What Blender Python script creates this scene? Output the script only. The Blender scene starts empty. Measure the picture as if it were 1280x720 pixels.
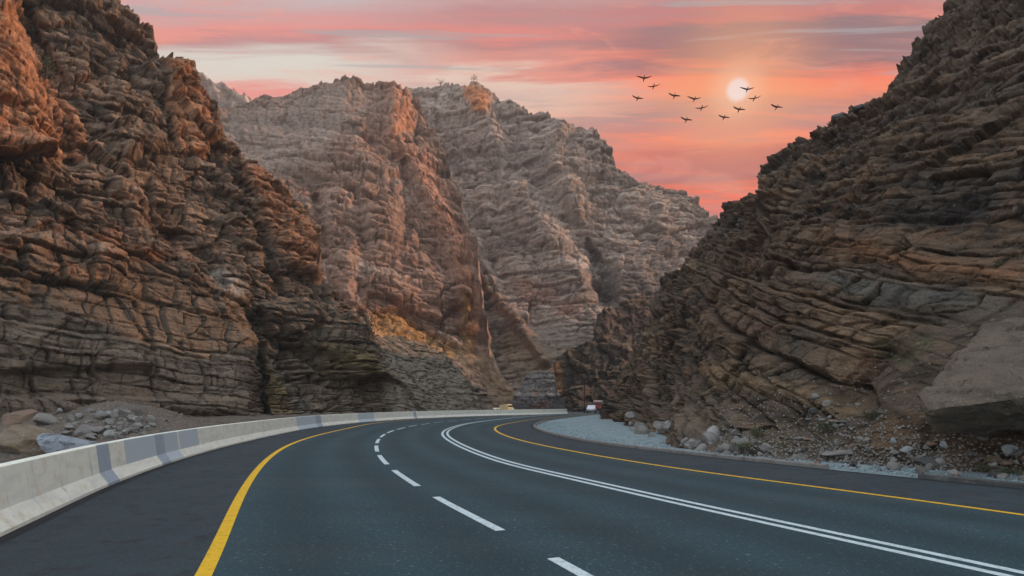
import bpy, math, random
import numpy as np
from mathutils import Vector, Matrix

# ------------------------------------------------------------------ camera, world, sun
SC = bpy.context.scene
COL = SC.collection
F, HZ, CH = 750.0, 505.0, 1.8            # focal length and horizon of the photograph (1280 px wide), eye height
cam_d = bpy.data.cameras.new('camera'); cam = bpy.data.objects.new('camera', cam_d); COL.objects.link(cam)
cam.location = (0, 0, CH); cam.rotation_euler = (math.pi/2, 0, 0)
cam_d.sensor_width = 36; cam_d.lens = 36*F/1280; cam_d.shift_y = (HZ-360)/1280
cam_d.clip_start = .1; cam_d.clip_end = 9000
SC.camera = cam

SUN_AZ, SUN_EL = math.radians(75), math.radians(23)     # lamp: azimuth clockwise from +Y
w = bpy.data.worlds.new('World'); SC.world = w; w.use_nodes = True
nt = w.node_tree; N = nt.nodes; L = nt.links; N.clear()
def nd(t, **k):
    n = N.new(t)
    for a, b in k.items(): setattr(n, a, b)
    return n
def mth(op, a, b=None, c=None, clamp=False):
    n = nd('ShaderNodeMath', operation=op, use_clamp=clamp)
    for i, v in enumerate((a, b, c)):
        if v is None: continue
        if isinstance(v, (int, float)): n.inputs[i].default_value = v
        else: L.new(v, n.inputs[i])
    return n.outputs[0]
def mixc(f, a, b):
    n = nd('ShaderNodeMix', data_type='RGBA'); n.clamp_factor = True
    for i, v in ((0, f), (6, a), (7, b)):
        if isinstance(v, (int, float)): n.inputs[i].default_value = v
        elif isinstance(v, tuple): n.inputs[i].default_value = (*v, 1)
        else: L.new(v, n.inputs[i])
    return n.outputs[2]
def sstep(v, a, b):
    n = nd('ShaderNodeMapRange', interpolation_type='SMOOTHSTEP')
    L.new(v, n.inputs[0]); n.inputs[1].default_value = a; n.inputs[2].default_value = b
    return n.outputs[0]
tc = nd('ShaderNodeTexCoord'); sp = nd('ShaderNodeSeparateXYZ'); L.new(tc.outputs['Generated'], sp.inputs[0])
X, Y, Z = sp.outputs
el = mth('ARCSINE', Z); az = mth('ARCTAN2', X, Y)
ey = mth('MAXIMUM', Y, .22); u = mth('DIVIDE', X, ey); t = mth('DIVIDE', Z, ey)      # cloud streets lie across the valley
def cloud_noise(sa, se, off, detail=5, rough=.55, dist=.5):
    cb = nd('ShaderNodeCombineXYZ'); L.new(mth('MULTIPLY', u, sa), cb.inputs[0]); L.new(mth('MULTIPLY', t, se), cb.inputs[1]); cb.inputs[2].default_value = off
    n = nd('ShaderNodeTexNoise'); L.new(cb.outputs[0], n.inputs[0]); n.inputs['Scale'].default_value = 1
    n.inputs['Detail'].default_value = detail; n.inputs['Roughness'].default_value = rough; n.inputs['Distortion'].default_value = dist
    return n.outputs[0]
n1 = cloud_noise(1.6, 9, 3.1); n2 = cloud_noise(3.2, 38, 8.4, 6, .6, .4); n3 = cloud_noise(1.0, 6, 15.2, 3); n4 = cloud_noise(5, 22, 1.7, 5, .6, .8)
tp = mth('ADD', t, mth('ADD', mth('MULTIPLY_ADD', n1, .13, -.065), mth('MULTIPLY_ADD', n2, .085, -.0425)))
def ramp(stops):
    r = nd('ShaderNodeValToRGB'); L.new(tp, r.inputs[0]); e_ = r.color_ramp.elements
    for i, (p, (cr_, cg, cb_)) in enumerate(stops):
        el_ = e_[i] if i < 2 else e_.new(min(p, 1)); el_.position = p
        el_.color = tuple(((v/255+.055)/1.055)**2.4 for v in (cr_, cg, cb_))+(1,)
    return r.outputs[0]
cL = ramp([(.30, (240, 128, 108)), (.50, (240, 150, 138)), (.515, (238, 150, 140)), (.535, (228, 205, 192)), (.575, (222, 216, 205)), (.60, (200, 165, 160)), (.612, (196, 140, 140)), (.63, (233, 148, 140)), (.65, (214, 160, 158)), (.70, (196, 186, 186))])
cM = ramp([(.30, (255, 112, 78)), (.36, (220, 108, 92)), (.40, (250, 134, 98)), (.45, (248, 148, 116)), (.50, (234, 192, 172)), (.545, (232, 200, 182)), (.56, (226, 150, 136)), (.59, (190, 130, 128)), (.61, (228, 136, 126)), (.65, (192, 138, 138)), (.70, (205, 170, 168))])
cR = ramp([(.28, (255, 84, 48)), (.345, (255, 112, 66)), (.375, (190, 92, 84)), (.41, (206, 104, 92)), (.435, (255, 136, 98)), (.465, (240, 128, 106)), (.49, (205, 140, 122)), (.52, (255, 140, 96)), (.56, (255, 126, 92)), (.59, (156, 108, 110)), (.625, (146, 116, 120)), (.64, (205, 122, 116)), (.70, (176, 140, 142))])
c = mixc(sstep(u, -.35, .0), cL, cM); c = mixc(sstep(u, .02, .32), c, cR)
c = mixc(mth('MULTIPLY', sstep(n4, .52, .70), .45), c, (.90, .32, .22))
c = mixc(mth('MULTIPLY', mth('MULTIPLY', sstep(n3, .48, .62), sstep(n2, .40, .58)), .55), c, (.33, .21, .225))
n5 = cloud_noise(2.0, 34, 22.7, 5, .6, .7)
c = mixc(mth('MULTIPLY', mth('MULTIPLY', sstep(n5, .54, .66), sstep(t, .46, .58)), .6), c, (.40, .40, .41))
# glow and pale disc of the sun
DAZ, DEL = math.atan2(922-640, F), math.atan2(HZ-112, math.hypot(F, 922-640))
sd = (math.sin(DAZ)*math.cos(DEL), math.cos(DAZ)*math.cos(DEL), math.sin(DEL))
dv = nd('ShaderNodeVectorMath', operation='DOT_PRODUCT'); L.new(tc.outputs['Generated'], dv.inputs[0]); dv.inputs[1].default_value = sd
ang = mth('ARCCOSINE', dv.outputs['Value'])
c = mixc(mth('MULTIPLY', sstep(ang, .15, .0), .65), c, (1.0, .42, .19))
c = mixc(mth('MULTIPLY', sstep(ang, .05, .012), .45), c, (1.0, .60, .38))
c = mixc(mth('MULTIPLY', sstep(ang, .0190, .0095), mth('MULTIPLY_ADD', t, -4, 3.0, clamp=True)), c, (.97, .76, .70))
sky = nd('ShaderNodeTexSky', sky_type='NISHITA'); sky.sun_disc = False
sky.sun_elevation = SUN_EL; sky.sun_rotation = SUN_AZ; sky.altitude = 300; sky.dust_density = 2
hi = mth('MAXIMUM', sstep(el, .72, 1.05), sstep(mth('ABSOLUTE', az), 1.0, 1.7))   # the red clouds lie ahead; overhead and behind, added fill brightens the unseen sky
sc10 = nd('ShaderNodeVectorMath', operation='SCALE'); L.new(c, sc10.inputs[0]); sc10.inputs['Scale'].default_value = 10
sky_fill = nd('ShaderNodeVectorMath', operation='MULTIPLY_ADD'); L.new(sky.outputs[0], sky_fill.inputs[0]); sky_fill.inputs[1].default_value = (1, 1, 1); sky_fill.inputs[2].default_value = (9.2, 10.2, 10.8)   # bright fill added to the unseen sky to lift the ambient light
final = mixc(hi, sc10.outputs[0], sky_fill.outputs[0])
bg = nd('ShaderNodeBackground'); L.new(final, bg.inputs[0]); bg.inputs[1].default_value = .1
wo = nd('ShaderNodeOutputWorld'); L.new(bg.outputs[0], wo.inputs[0])

sl = bpy.data.lights.new('sun', 'SUN'); so = bpy.data.objects.new('sun', sl); COL.objects.link(so)
sl.energy = 3.0; sl.angle = math.radians(.6); sl.color = (1, .55, .31)
sv = Vector((math.sin(SUN_AZ)*math.cos(SUN_EL), math.cos(SUN_AZ)*math.cos(SUN_EL), math.sin(SUN_EL)))
so.rotation_euler = sv.to_track_quat('Z', 'Y').to_euler(); so.location = sv*300
SC.view_settings.view_transform = 'Standard'; SC.view_settings.look = 'None'
SC.view_settings.exposure = 0.0; SC.view_settings.gamma = 1
SC.cycles.use_denoising = True; SC.cycles.max_bounces = 6

# ------------------------------------------------------------------ object helpers
def tag(o, label=None, cat=None, group=None, kind=None):
    if label: o['label'] = label
    if cat: o['category'] = cat
    if group: o['group'] = group
    if kind: o['kind'] = kind
    return o
def mesh_obj(name, verts, faces, mat=None, parent=None, smooth=False, loc=None):
    me = bpy.data.meshes.new(name); me.from_pydata([tuple(v) for v in verts], [], [tuple(f) for f in faces])
    if mat: me.materials.append(mat)
    if smooth: me.polygons.foreach_set('use_smooth', [True]*len(me.polygons))
    me.update()
    o = bpy.data.objects.new(name, me); COL.objects.link(o)
    if parent: o.parent = parent
    if loc is not None: o.location = loc
    return o
def empty(name, loc, rz=0):
    o = bpy.data.objects.new(name, None); COL.objects.link(o); o.location = loc; o.rotation_euler = (0, 0, rz)
    o.empty_display_size = .3
    return o
class MB:
    def __init__(s): s.v = []; s.f = []
    def add(s, vs, fs):
        k = len(s.v); s.v += [tuple(v) for v in vs]; s.f += [tuple(i+k for i in f) for f in fs]
    def box(s, cx, cy, cz, sx, sy, sz, taper=1.0, tapery=None):
        ty = taper if tapery is None else tapery
        vs = [(cx+a*sx/2*(taper if c > 0 else 1), cy+b*sy/2*(ty if c > 0 else 1), cz+c*sz/2) for c in (-1, 1) for a, b in ((-1, -1), (1, -1), (1, 1), (-1, 1))]
        s.add(vs, [(0, 3, 2, 1), (4, 5, 6, 7), (0, 1, 5, 4), (1, 2, 6, 5), (2, 3, 7, 6), (3, 0, 4, 7)])
    def tube(s, p, q, r0, r1=None, n=8):
        r1 = r0 if r1 is None else r1
        p = Vector(p); q = Vector(q); d = (q-p).normalized()
        a = d.cross(Vector((0, 0, 1)) if abs(d.z) < .9 else Vector((1, 0, 0))).normalized(); b = d.cross(a)
        vs = [p+(a*math.cos(t)+b*math.sin(t))*r0 for t in [2*math.pi*i/n for i in range(n)]] + \
             [q+(a*math.cos(t)+b*math.sin(t))*r1 for t in [2*math.pi*i/n for i in range(n)]]
        s.add(vs, [(i, (i+1) % n, n+(i+1) % n, n+i) for i in range(n)]+[tuple(range(n))[::-1], tuple(range(n, 2*n))])
    def build(s, name, mat, parent=None, smooth=False, loc=None): return mesh_obj(name, s.v, s.f, mat, parent, smooth, loc)
def copy_tree(o, parent=None):
    c = o.copy(); COL.objects.link(c); c.parent = parent
    for ch in list(o.children): copy_tree(ch, c)
    return c
def gp(px, py, z=0.0):                                   # the point of the level z that the photograph shows at px, py
    D = (CH-z)*F/(py-HZ); return np.array([(px-640)/F*D, D, z])
def at(px, py, D): return np.array([(px-640)/F*D, D, CH+(HZ-py)/F*D])

# ------------------------------------------------------------------ noise (numpy)
def hsh(*ints):
    h = np.zeros(np.broadcast(*ints).shape, np.uint32) + np.uint32(0x9E3779B9)
    for i in ints:
        h = h ^ (np.asarray(i).astype(np.int64) & 0xFFFFFFFF).astype(np.uint32)
        h = h*np.uint32(0x85EBCA6B); h = h ^ (h >> np.uint32(13)); h = h*np.uint32(0xC2B2AE35); h = h ^ (h >> np.uint32(16))
    return h.astype(np.float64)/4294967295.0
def vnoise(x, y, z, seed=0):                             # gradient noise, about -1..1
    xi, yi, zi = np.floor(x), np.floor(y), np.floor(z); fx, fy, fz = x-xi, y-yi, z-zi
    xi = xi.astype(np.int64); yi = yi.astype(np.int64); zi = zi.astype(np.int64)
    u, v, t = [q*q*q*(q*(q*6-15)+10) for q in (fx, fy, fz)]
    r = 0
    for a in (0, 1):
        for b in (0, 1):
            for c_ in (0, 1):
                h = hsh(xi+a, yi+b, zi+c_, seed)*2*math.pi*7
                g = np.cos(h)*(fx-a)+np.sin(h)*(fy-b)+np.cos(h*1.7+1)*(fz-c_)
                r = r + g*(u if a else 1-u)*(v if b else 1-v)*(t if c_ else 1-t)
    return r
def fbm(p, s, oct=4, seed=0, rough=.5, ridged=False, sz=None):
    sz = s if sz is None else sz
    r = 0; a = 1; tot = 0; f = 1
    for o in range(oct):
        n = vnoise(p[0]/s*f+o*3.7, p[1]/s*f+o*1.3, p[2]/sz*f+o*5.1, seed+o*17)
        if ridged: n = 1-2*np.abs(n)
        r = r+a*n; tot += a; a *= rough; f *= 2.03
    return r/tot
def ss(x, a, b):
    t = np.clip((x-a)/(b-a), 0, 1); return t*t*(3-2*t)
def strata(s, a, T, W, seed, crack=.12):
    """split the rock into beds (s) and, bed by bed, into blocks (a): random number per bed, per block, and the open joints"""
    q = s/T
    q = q+.42*np.sin(q*1.31+seed)+.27*np.sin(q*.47+seed*2.3)
    li = np.floor(q); fs = q-li
    Wl = W*(.55+1.5*hsh(li, seed+5)**2)
    a2 = a/Wl+hsh(li, seed+9)*13+.35*np.sin(a/Wl*1.9+li)
    bi = np.floor(a2); fa = a2-bi
    rl = hsh(li, seed+1); rb = hsh(li, bi, seed+2)
    ds = np.minimum(fs, 1-fs)*T; da = np.minimum(fa, 1-fa)*Wl
    g = 1-ss(np.minimum(ds*1.15, da), 0, crack)
    # every block leans a little
    lean = (hsh(li, bi, seed+3)-.5)*(fa-.5)+(hsh(li, bi, seed+4)-.3)*(fs-.5)
    return rl, rb, g, lean

def facets(a, s, W, T, seed, tilt=1.0):
    """broken rock faces: every cell of the a, s plane is its own tilted plane; height, closeness to a crack, random number"""
    x, y = a/W, s/T; xi, yi = np.floor(x), np.floor(y); f1 = np.full(x.shape, 9.); f2 = f1.copy(); h = np.zeros_like(x); rr = h.copy()
    for i in (-1, 0, 1):
        for j in (-1, 0, 1):
            cx, cy = xi+i, yi+j
            dx = x-cx-.1-.8*hsh(cx, cy, seed); dy = y-cy-.1-.8*hsh(cx, cy, seed+1)
            d = np.abs(dx)**1.6+np.abs(dy)**1.6
            r = hsh(cx, cy, seed+2); hh = (r-.5)*1.2+tilt*(dx*(hsh(cx, cy, seed+3)-.5)*1.8+dy*(hsh(cx, cy, seed+4)-.35)*1.8)
            n = d < f1; f2 = np.where(n, f1, np.minimum(f2, d)); f1 = np.where(n, d, f1); h = np.where(n, hh, h); rr = np.where(n, r, rr)
    return h, 1-ss(f2-f1, 0, .16), rr

# ------------------------------------------------------------------ materials
def mat(name, col, rough=.9, noise=None, bump=None, spec=.3, metal=0, attr=None, emit=None):
    """col: base colour; noise: (scale, colour2, lo, hi) list; bump: list of (kind, scale, strength, distance)"""
    m = bpy.data.materials.new(name); m.use_nodes = True; t = m.node_tree
    b = t.nodes['Principled BSDF']; b.inputs['Roughness'].default_value = rough; b.inputs['Specular IOR Level'].default_value = spec
    b.inputs['Metallic'].default_value = metal
    b.inputs['Base Color'].default_value = (*col, 1)
    co = t.nodes.new('ShaderNodeNewGeometry').outputs['Position']
    last = None
    if name == 'asphalt':
        at_ = t.nodes.new('ShaderNodeAttribute'); at_.attribute_name = 'across'
    if attr:
        a = t.nodes.new('ShaderNodeVertexColor'); a.layer_name = attr; last = a.outputs[0]
    for (sc, c2, lo, hi_) in (noise or []):
        n = t.nodes.new('ShaderNodeTexNoise'); t.links.new(co, n.inputs[0]); n.inputs['Detail'].default_value = 6; n.inputs['Roughness'].default_value = .62
        if isinstance(sc, tuple):
            mp = t.nodes.new('ShaderNodeMapping'); t.links.new(co, mp.inputs[0]); mp.inputs['Scale'].default_value = sc
            t.links.new(mp.outputs[0], n.inputs[0]); n.inputs['Scale'].default_value = 1
        else: n.inputs['Scale'].default_value = sc
        r = t.nodes.new('ShaderNodeMapRange'); t.links.new(n.outputs[0], r.inputs[0]); r.inputs[1].default_value = lo; r.inputs[2].default_value = hi_
        mx = t.nodes.new('ShaderNodeMix'); mx.data_type = 'RGBA'; t.links.new(r.outputs[0], mx.inputs[0])
        if isinstance(c2, float): mx.blend_type = 'MULTIPLY'; mx.inputs[7].default_value = (c2, c2, c2, 1)
        else: mx.inputs[7].default_value = (*c2, 1)
        if last is None: mx.inputs[6].default_value = (*col, 1)
        else: t.links.new(last, mx.inputs[6])
        last = mx.outputs[2]
    if name == 'asphalt':                                # tyre worn bands along the lanes
        mm_ = t.nodes.new('ShaderNodeMapRange'); t.links.new(at_.outputs['Fac'], mm_.inputs[0]); mm_.inputs[3].default_value = .66; mm_.inputs[4].default_value = .95
        mx = t.nodes.new('ShaderNodeVectorMath'); mx.operation = 'SCALE'; t.links.new(last, mx.inputs[0]); t.links.new(mm_.outputs[0], mx.inputs['Scale']); last = mx.outputs[0]
    if last is not None: t.links.new(last, b.inputs['Base Color'])
    prev = None
    for (kind, sc, st, di) in (bump or []):
        if kind == 'n':
            n = t.nodes.new('ShaderNodeTexNoise'); n.inputs['Detail'].default_value = 7; n.inputs['Roughness'].default_value = .65; h = n.outputs[0]
        else:
            n = t.nodes.new('ShaderNodeTexVoronoi'); n.feature = 'F1'; h = n.outputs[0]
        n.inputs['Scale'].default_value = sc; t.links.new(co, n.inputs[0])
        bp = t.nodes.new('ShaderNodeBump'); bp.inputs['Strength'].default_value = st; bp.inputs['Distance'].default_value = di
        t.links.new(h, bp.inputs['Height'])
        if prev is not None: t.links.new(prev, bp.inputs['Normal'])
        prev = bp.outputs[0]
    if prev is not None: t.links.new(prev, b.inputs['Normal'])
    if emit:
        b.inputs['Emission Color'].default_value = (*emit[:3], 1); b.inputs['Emission Strength'].default_value = emit[3]
    return m
def rock_mat(name, s, bs=1.0):
    return mat(name, (.2, .15, .12), .92, attr='tint', spec=.2,
               noise=[(1.1/s, .55, .42, .72), ((.35/s, .35/s, 3.2/s), .62, .48, .70), (6/s, .5, .5, .72), (14/s, .6, .52, .68), (2.2/s, (.30, .235, .19), .60, .80)],
               bump=[('n', 3.2/s, .6*bs, .16*s*bs), ('v', 4.4/s, .5*bs, .09*s*bs), ('n', 12/s, 1.0, .09*s)])
M = dict(
    asphalt=mat('asphalt', (.022, .057, .072), .8, [(.5, (.028, .065, .081), .45, .7), ((.25, .9, 1), (.023, .044, .052), .52, .72), ((.12, .5, 1), (.040, .066, .076), .5, .7), (14, (.13, .19, .20), .59, .68), (30, (.16, .22, .23), .60, .68), (50, (.008, .016, .020), .55, .68)],
                [('n', 60, .5, .012), ('v', 120, .3, .006)], spec=.35),
    shoulder=mat('shoulder_asphalt', (.031, .046, .055), .85, [(.5, (.040, .057, .066), .45, .65), (1.6, (.040, .040, .040), .57, .68), (14, (.08, .095, .105), .60, .70), (2.5, (.022, .026, .032), .52, .66), (22, (.10, .11, .12), .60, .70), (50, (.01, .012, .015), .55, .68)],
                 [('n', 50, .6, .015), ('v', 90, .3, .008)]),
    dark_strip=mat('dark_strip', (.012, .014, .018), .8, bump=[('n', 30, .4, .02)]),
    white_line=mat('white_paint', (.58, .68, .70), .6, [(9, (.40, .47, .48), .48, .66), (28, (.10, .13, .14), .60, .68)], [('n', 60, .3, .006)]),
    yellow_line=mat('yellow_paint', (.78, .46, .02), .6, [(7, (.60, .34, .02), .48, .66), (28, (.14, .11, .05), .61, .69)], [('n', 60, .3, .006)]),
    concrete=mat('concrete', (.84, .83, .72), .8, [((1.2, 1.2, 6), (.72, .72, .64), .45, .65), ((5, 5, .8), (.46, .47, .42), .58, .75), (3, (.70, .64, .50), .55, .7)],
                 [('n', 14, .25, .02)]),
    conc_blue=mat('blue_grey_paint', (.36, .42, .48), .7, [(5, (.44, .49, .54), .45, .7)], [('n', 14, .2, .02)]),
    conc_pale=mat('pale_blue_paint', (.52, .59, .63), .7, [(5, (.54, .60, .61), .45, .7)], [('n', 14, .2, .02)]),
    conc_dark=mat('dark_joint', (.07, .075, .08), .9),
    gravel=mat('gravel', (.36, .46, .485), .95, [(1.3, (.24, .31, .33), .45, .62), (9, (.54, .64, .66), .52, .70), (35, (.07, .085, .09), .50, .68)],
               [('n', 3, .8, .15), ('v', 9, .9, .10), ('v', 30, .8, .035)]),
    ground=mat('dirt', (.16, .13, .105), .95, [(.6, (.075, .065, .055), .45, .65), (5, (.20, .175, .15), .54, .66), (16, (.05, .043, .037), .54, .66)], [('n', 2, .8, .2), ('v', 8, .9, .1)]),
    stone_grey=mat('grey_stone', (.22, .205, .19), .9, [(3, (.14, .125, .11), .45, .68), (17, (.30, .29, .27), .58, .72)], [('n', 4, .7, .12), ('n', 20, .6, .03)]),
    stone_brown=mat('brown_stone', (.21, .14, .10), .9, [(2, (.12, .085, .065), .45, .68), (14, (.28, .22, .17), .58, .72)], [('n', 3, .7, .15), ('n', 18, .6, .03)]),
    stone_tan=mat('tan_stone', (.22, .175, .13), .9, [((1.5, 1.5, 5), (.15, .10, .055), .42, .62), (10, (.36, .31, .25), .58, .72)], [('n', 3, .7, .15), ('n', 18, .6, .03)]),
    stone_white=mat('white_stone', (.30, .31, .31), .85, [(3, (.20, .21, .215), .45, .7)], [('n', 6, .4, .05), ('n', 25, .3, .02)]),
    stone_pale=mat('pale_stone', (.29, .28, .26), .9, [(4, (.2, .19, .175), .45, .7)], [('n', 6, .5, .06)]),
    stone_striped=mat('striped_stone', (.26, .28, .31), .85, [((1.6, 1.6, 6.5), (.10, .11, .125), .50, .58), ((5, 2, 2), (.18, .2, .22), .55, .62), (12, (.34, .37, .41), .5, .7)], [('n', 4, .7, .1), ('n', 20, .4, .03)]),
    stone_dark=mat('dark_stone', (.085, .085, .082), .9, [(4, (.14, .135, .125), .5, .7)], [('n', 5, .7, .1), ('n', 20, .5, .03)]),
    leaf=mat('leaf', (.055, .07, .035), .8, [(3, (.035, .05, .028), .4, .7)]),
    leaf_dry=mat('dry_leaf', (.10, .105, .055), .85, [(3, (.06, .07, .035), .4, .7)]),
    bark=mat('bark', (.10, .07, .05), .9),
    feather=mat('feather', (.11, .055, .05), .8, [(12, (.15, .08, .07), .5, .7)]),
    steel=mat('dark_steel', (.035, .03, .026), .6, [(4, (.06, .045, .035), .5, .7)], metal=.3),
    car_white=mat('white_car_paint', (.72, .72, .78), .35, spec=.5), car_yellow=mat('yellow_car_paint', (.66, .56, .30), .4, spec=.5),
    car_red=mat('red_car_paint', (.35, .02, .02), .4, spec=.5), glass=mat('dark_glass', (.02, .025, .03), .15, spec=.6),
    rubber=mat('rubber', (.02, .02, .02), .85), grey_metal=mat('grey_metal', (.28, .28, .28), .5, metal=.4),
    lamp=mat('lit_headlamp', (.9, .85, .6), .3, emit=(1, .82, .45, 3)), tail=mat('tail_lamp', (.4, .02, .02), .3),
    pale_metal=mat('pale_metal', (.45, .50, .46), .5),
)

def haze():
    mb = MB(); mb.box(0, 0, 117, 2860, 2860, 240); m = bpy.data.materials.new('haze'); m.use_nodes = True; t = m.node_tree
    t.nodes.remove(t.nodes['Principled BSDF']); v = t.nodes.new('ShaderNodeVolumePrincipled'); v.inputs['Color'].default_value = (.92, .87, .86, 1); v.inputs['Density'].default_value = .00032
    t.links.new(v.outputs[0], t.nodes['Material Output'].inputs['Volume'])
    o = mb.build('haze', m); tag(o, 'thin evening haze filling the canyon', 'haze', kind='stuff')
# ------------------------------------------------------------------ curves of the road
def smooth_curve(pts, step=.4, passes=2):
    P = np.array(pts, float); out = []
    E = np.vstack([2*P[0]-P[1], P, 2*P[-1]-P[-2]])
    for i in range(1, len(E)-2):
        p0, p1, p2, p3 = E[i-1], E[i], E[i+1], E[i+2]
        d = max(np.linalg.norm(p2-p1), .01)
        # centripetal catmull-rom
        t01 = math.sqrt(max(np.linalg.norm(p1-p0), .01)); t12 = math.sqrt(d); t23 = math.sqrt(max(np.linalg.norm(p3-p2), .01))
        m1 = p2-p1+t12*((p1-p0)/t01-(p2-p0)/(t01+t12)); m2 = p2-p1+t12*((p3-p2)/t23-(p3-p1)/(t12+t23))
        for t in np.linspace(0, 1, max(4, int(d/step)), endpoint=False):
            out.append((2*t**3-3*t**2+1)*p1+(t**3-2*t**2+t)*m1+(-2*t**3+3*t**2)*p2+(t**3-t**2)*m2)
    out.append(P[-1]); Q = np.array(out)
    Q = resample(Q, step=step)
    for _ in range(passes):
        k = 9; pad = np.vstack([Q[0]+(Q[0]-Q[1])*np.arange(k, 0, -1)[:, None], Q, Q[-1]+(Q[-1]-Q[-2])*np.arange(1, k+1)[:, None]])
        ker = np.hanning(2*k+3)[1:-1]; ker /= ker.sum()
        Q = np.stack([np.convolve(pad[:, j], ker, 'valid') for j in range(2)], 1)
    return Q
def arclen(Q): return np.r_[0, np.cumsum(np.linalg.norm(np.diff(Q, axis=0), axis=1))]
def resample(Q, n=None, step=None):
    s = arclen(Q); n = n or max(2, int(s[-1]/step)+1)
    t = np.linspace(0, s[-1], n); return np.stack([np.interp(t, s, Q[:, j]) for j in range(2)], 1)
def offset(Q, d):                                         # + to the right of travel
    T = np.gradient(Q, axis=0); T /= np.linalg.norm(T, axis=1)[:, None]
    return Q+np.stack([T[:, 1], -T[:, 0]], 1)*(d if np.isscalar(d) else d[:, None])
G = lambda L_: [gp(*p)[:2] for p in L_]
LYp = [(262, 712), (279, 668), (295.6, 628), (316, 594), (336, 572), (359, 557), (380, 549), (405, 542), (430, 536.5)]
DAp = [(713, 706), (627, 664), (601, 650), (539, 621), (522, 607), (490, 588), (481, 578), (473, 569), (470, 561), (471, 553), (476, 546), (484, 541), (494.5, 537.3), (506, 534.5), (518, 532), (532, 530), (546, 528), (561, 526.5)]
DBp = [(1233, 710), (1100, 681.7), (1000, 660), (800, 617.5), (715, 596.5), (655, 585), (630, 578), (605, 569), (580, 559), (556, 544), (561, 536.5), (587, 529), (630, 523.6), (662, 520.5), (700, 518)]
RYp = [(1273, 642.7), (1133, 623), (1000, 606), (890, 592), (815, 581), (740, 568.5), (690, 559.3), (640, 547.5), (618.4, 537), (623.4, 532), (639, 528.7), (654.7, 526), (678, 523)]
BBp = [(6.7, 673), (67, 640.6), (134, 609), (201.5, 583), (275, 560.5), (336, 546), (380, 537), (430, 530.3), (480, 526), (520, 523.4), (605, 520), (700, 517.5)]
GEp = [(1273, 610), (1133, 597), (1000, 583), (960, 579), (890, 571.5), (815, 563.4), (740, 553.7), (690, 543.7), (666, 534), (678, 527), (694, 523.9), (717, 521), (740, 518.5), (765, 516.5)]
DB = smooth_curve([(17, -19), (11, -6)]+G(DBp)+[(17, 126), (30, 150), (48, 175), (70, 196)])
LY = smooth_curve([(6, -22), (.9, -6)]+G(LYp)+[(-12.9, 55), (-12.0, 66), (-9, 76), (-3, 87), (4, 101)] + [(11, 127), (24, 154), (42, 180), (64, 202)])
DA = smooth_curve([(10.7, -22), (5, -6)]+G(DAp)+[(-3.9, 74), (.5, 88), (5.5, 104.5), (14, 127), (27, 152), (45, 177.5), (67, 199)])
RY = smooth_curve([(20.5, -17.5), (15, -5)]+G(RYp)+[(7.5, 88), (12, 102), (20, 123.5), (33, 147.5), (51, 172), (73, 193)])
BB = smooth_curve([(1.5, -26), (-3.2, -4)]+G(BBp)+[(10.5, 112)])
GE = smooth_curve([(24, -15.5), (18.2, -2)]+G(GEp)+[(36, 143), (54, 168), (76, 189)])

def strip(A, B, z, name, m, parent=None, z2=None):
    n = max(len(A), len(B)); A = resample(A, n); B = resample(B, n)
    vs = [(*a, z) for a in A]+[(*b, z if z2 is None else z2) for b in B]
    return mesh_obj(name, vs, [(i, n+i, n+i+1, i+1) for i in range(n-1)], m, parent)
# ground: one sheet to the horizon, slightly uneven, lower behind the barrier
gs = 1400
ground = mesh_obj('ground', [(-gs, -gs, -.55), (gs, -gs, -.55), (gs, gs, -.55), (-gs, gs, -.55)], [(0, 1, 2, 3)], M['ground'])
tag(ground, 'brown stony ground of the canyon floor', 'ground', kind='structure')
BBx = np.vstack([BB, smooth_curve([BB[-1], (16, 133), (30, 158), (50, 185), (62, 205)])[3:]])
pad = strip(offset(BBx, -.6), smooth_curve([(60, -15), (40, 0), (30, 10), (28, 25), (28, 50), (34, 80), (60, 120), (90, 180)]), -.02, 'gravel_verge', M['gravel'])
tag(pad, 'pale blue grey gravel verge inside the bend', 'gravel verge', kind='structure')
# embankment down from the road bed behind the barrier
strip(offset(BBx, -.6), offset(BBx, -2.2), -.02, 'embankment', M['ground'], z2=-.6)['kind'] = 'structure'
bpy.data.objects['embankment']['label'] = 'narrow dirt bank falling away behind the barrier'
def lanes(A, B, nacross=48):
    n = max(len(A), len(B)); A = resample(A, n); B = resample(B, n); u_ = np.linspace(0, 1, nacross+1)
    P = A[:, None]*(1-u_)[None, :, None]+B[:, None]*u_[None, :, None]; k = nacross+1
    vs = np.concatenate([P, np.zeros((n, k, 1))], -1).reshape(-1, 3); idx = np.arange(n*k).reshape(n, k)
    fs = np.stack([idx[:-1, :-1], idx[:-1, 1:], idx[1:, 1:], idx[1:, :-1]], -1).reshape(-1, 4)
    o = mesh_obj('road', vs.tolist(), fs.tolist(), M['asphalt'])
    at_ = o.data.attributes.new('across', 'FLOAT', 'POINT'); m_ = u_*11.1; at_.data.foreach_set('value', np.tile(.5+.5*np.cos(2*np.pi*(m_/1.85)), n).astype(np.float32))
    return o
road = lanes(LY, RY); tag(road, 'dark teal grey asphalt road bending right through the canyon', 'road', kind='structure')
nB = len(LY)
strip(BBx, LY, -.001, 'shoulder', M['shoulder'], road)
strip(RY, GE, -.001, 'shoulder', M['shoulder'], road)
def line(Q, w0, name, m, off=0, z=.005): return strip(offset(Q, off-w0/2), offset(Q, off+w0/2), z, name, m, road)
line(LY, .17, 'edge_line', M['yellow_line']); line(RY, .15, 'edge_line', M['yellow_line'])
line(DB, .14, 'centre_line', M['white_line'], -.15); line(DB, .14, 'centre_line', M['white_line'], .15)
s = arclen(DA); s0 = s[np.argmin(np.linalg.norm(DA-np.array([-.1, 8.5]), axis=1))]
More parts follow.
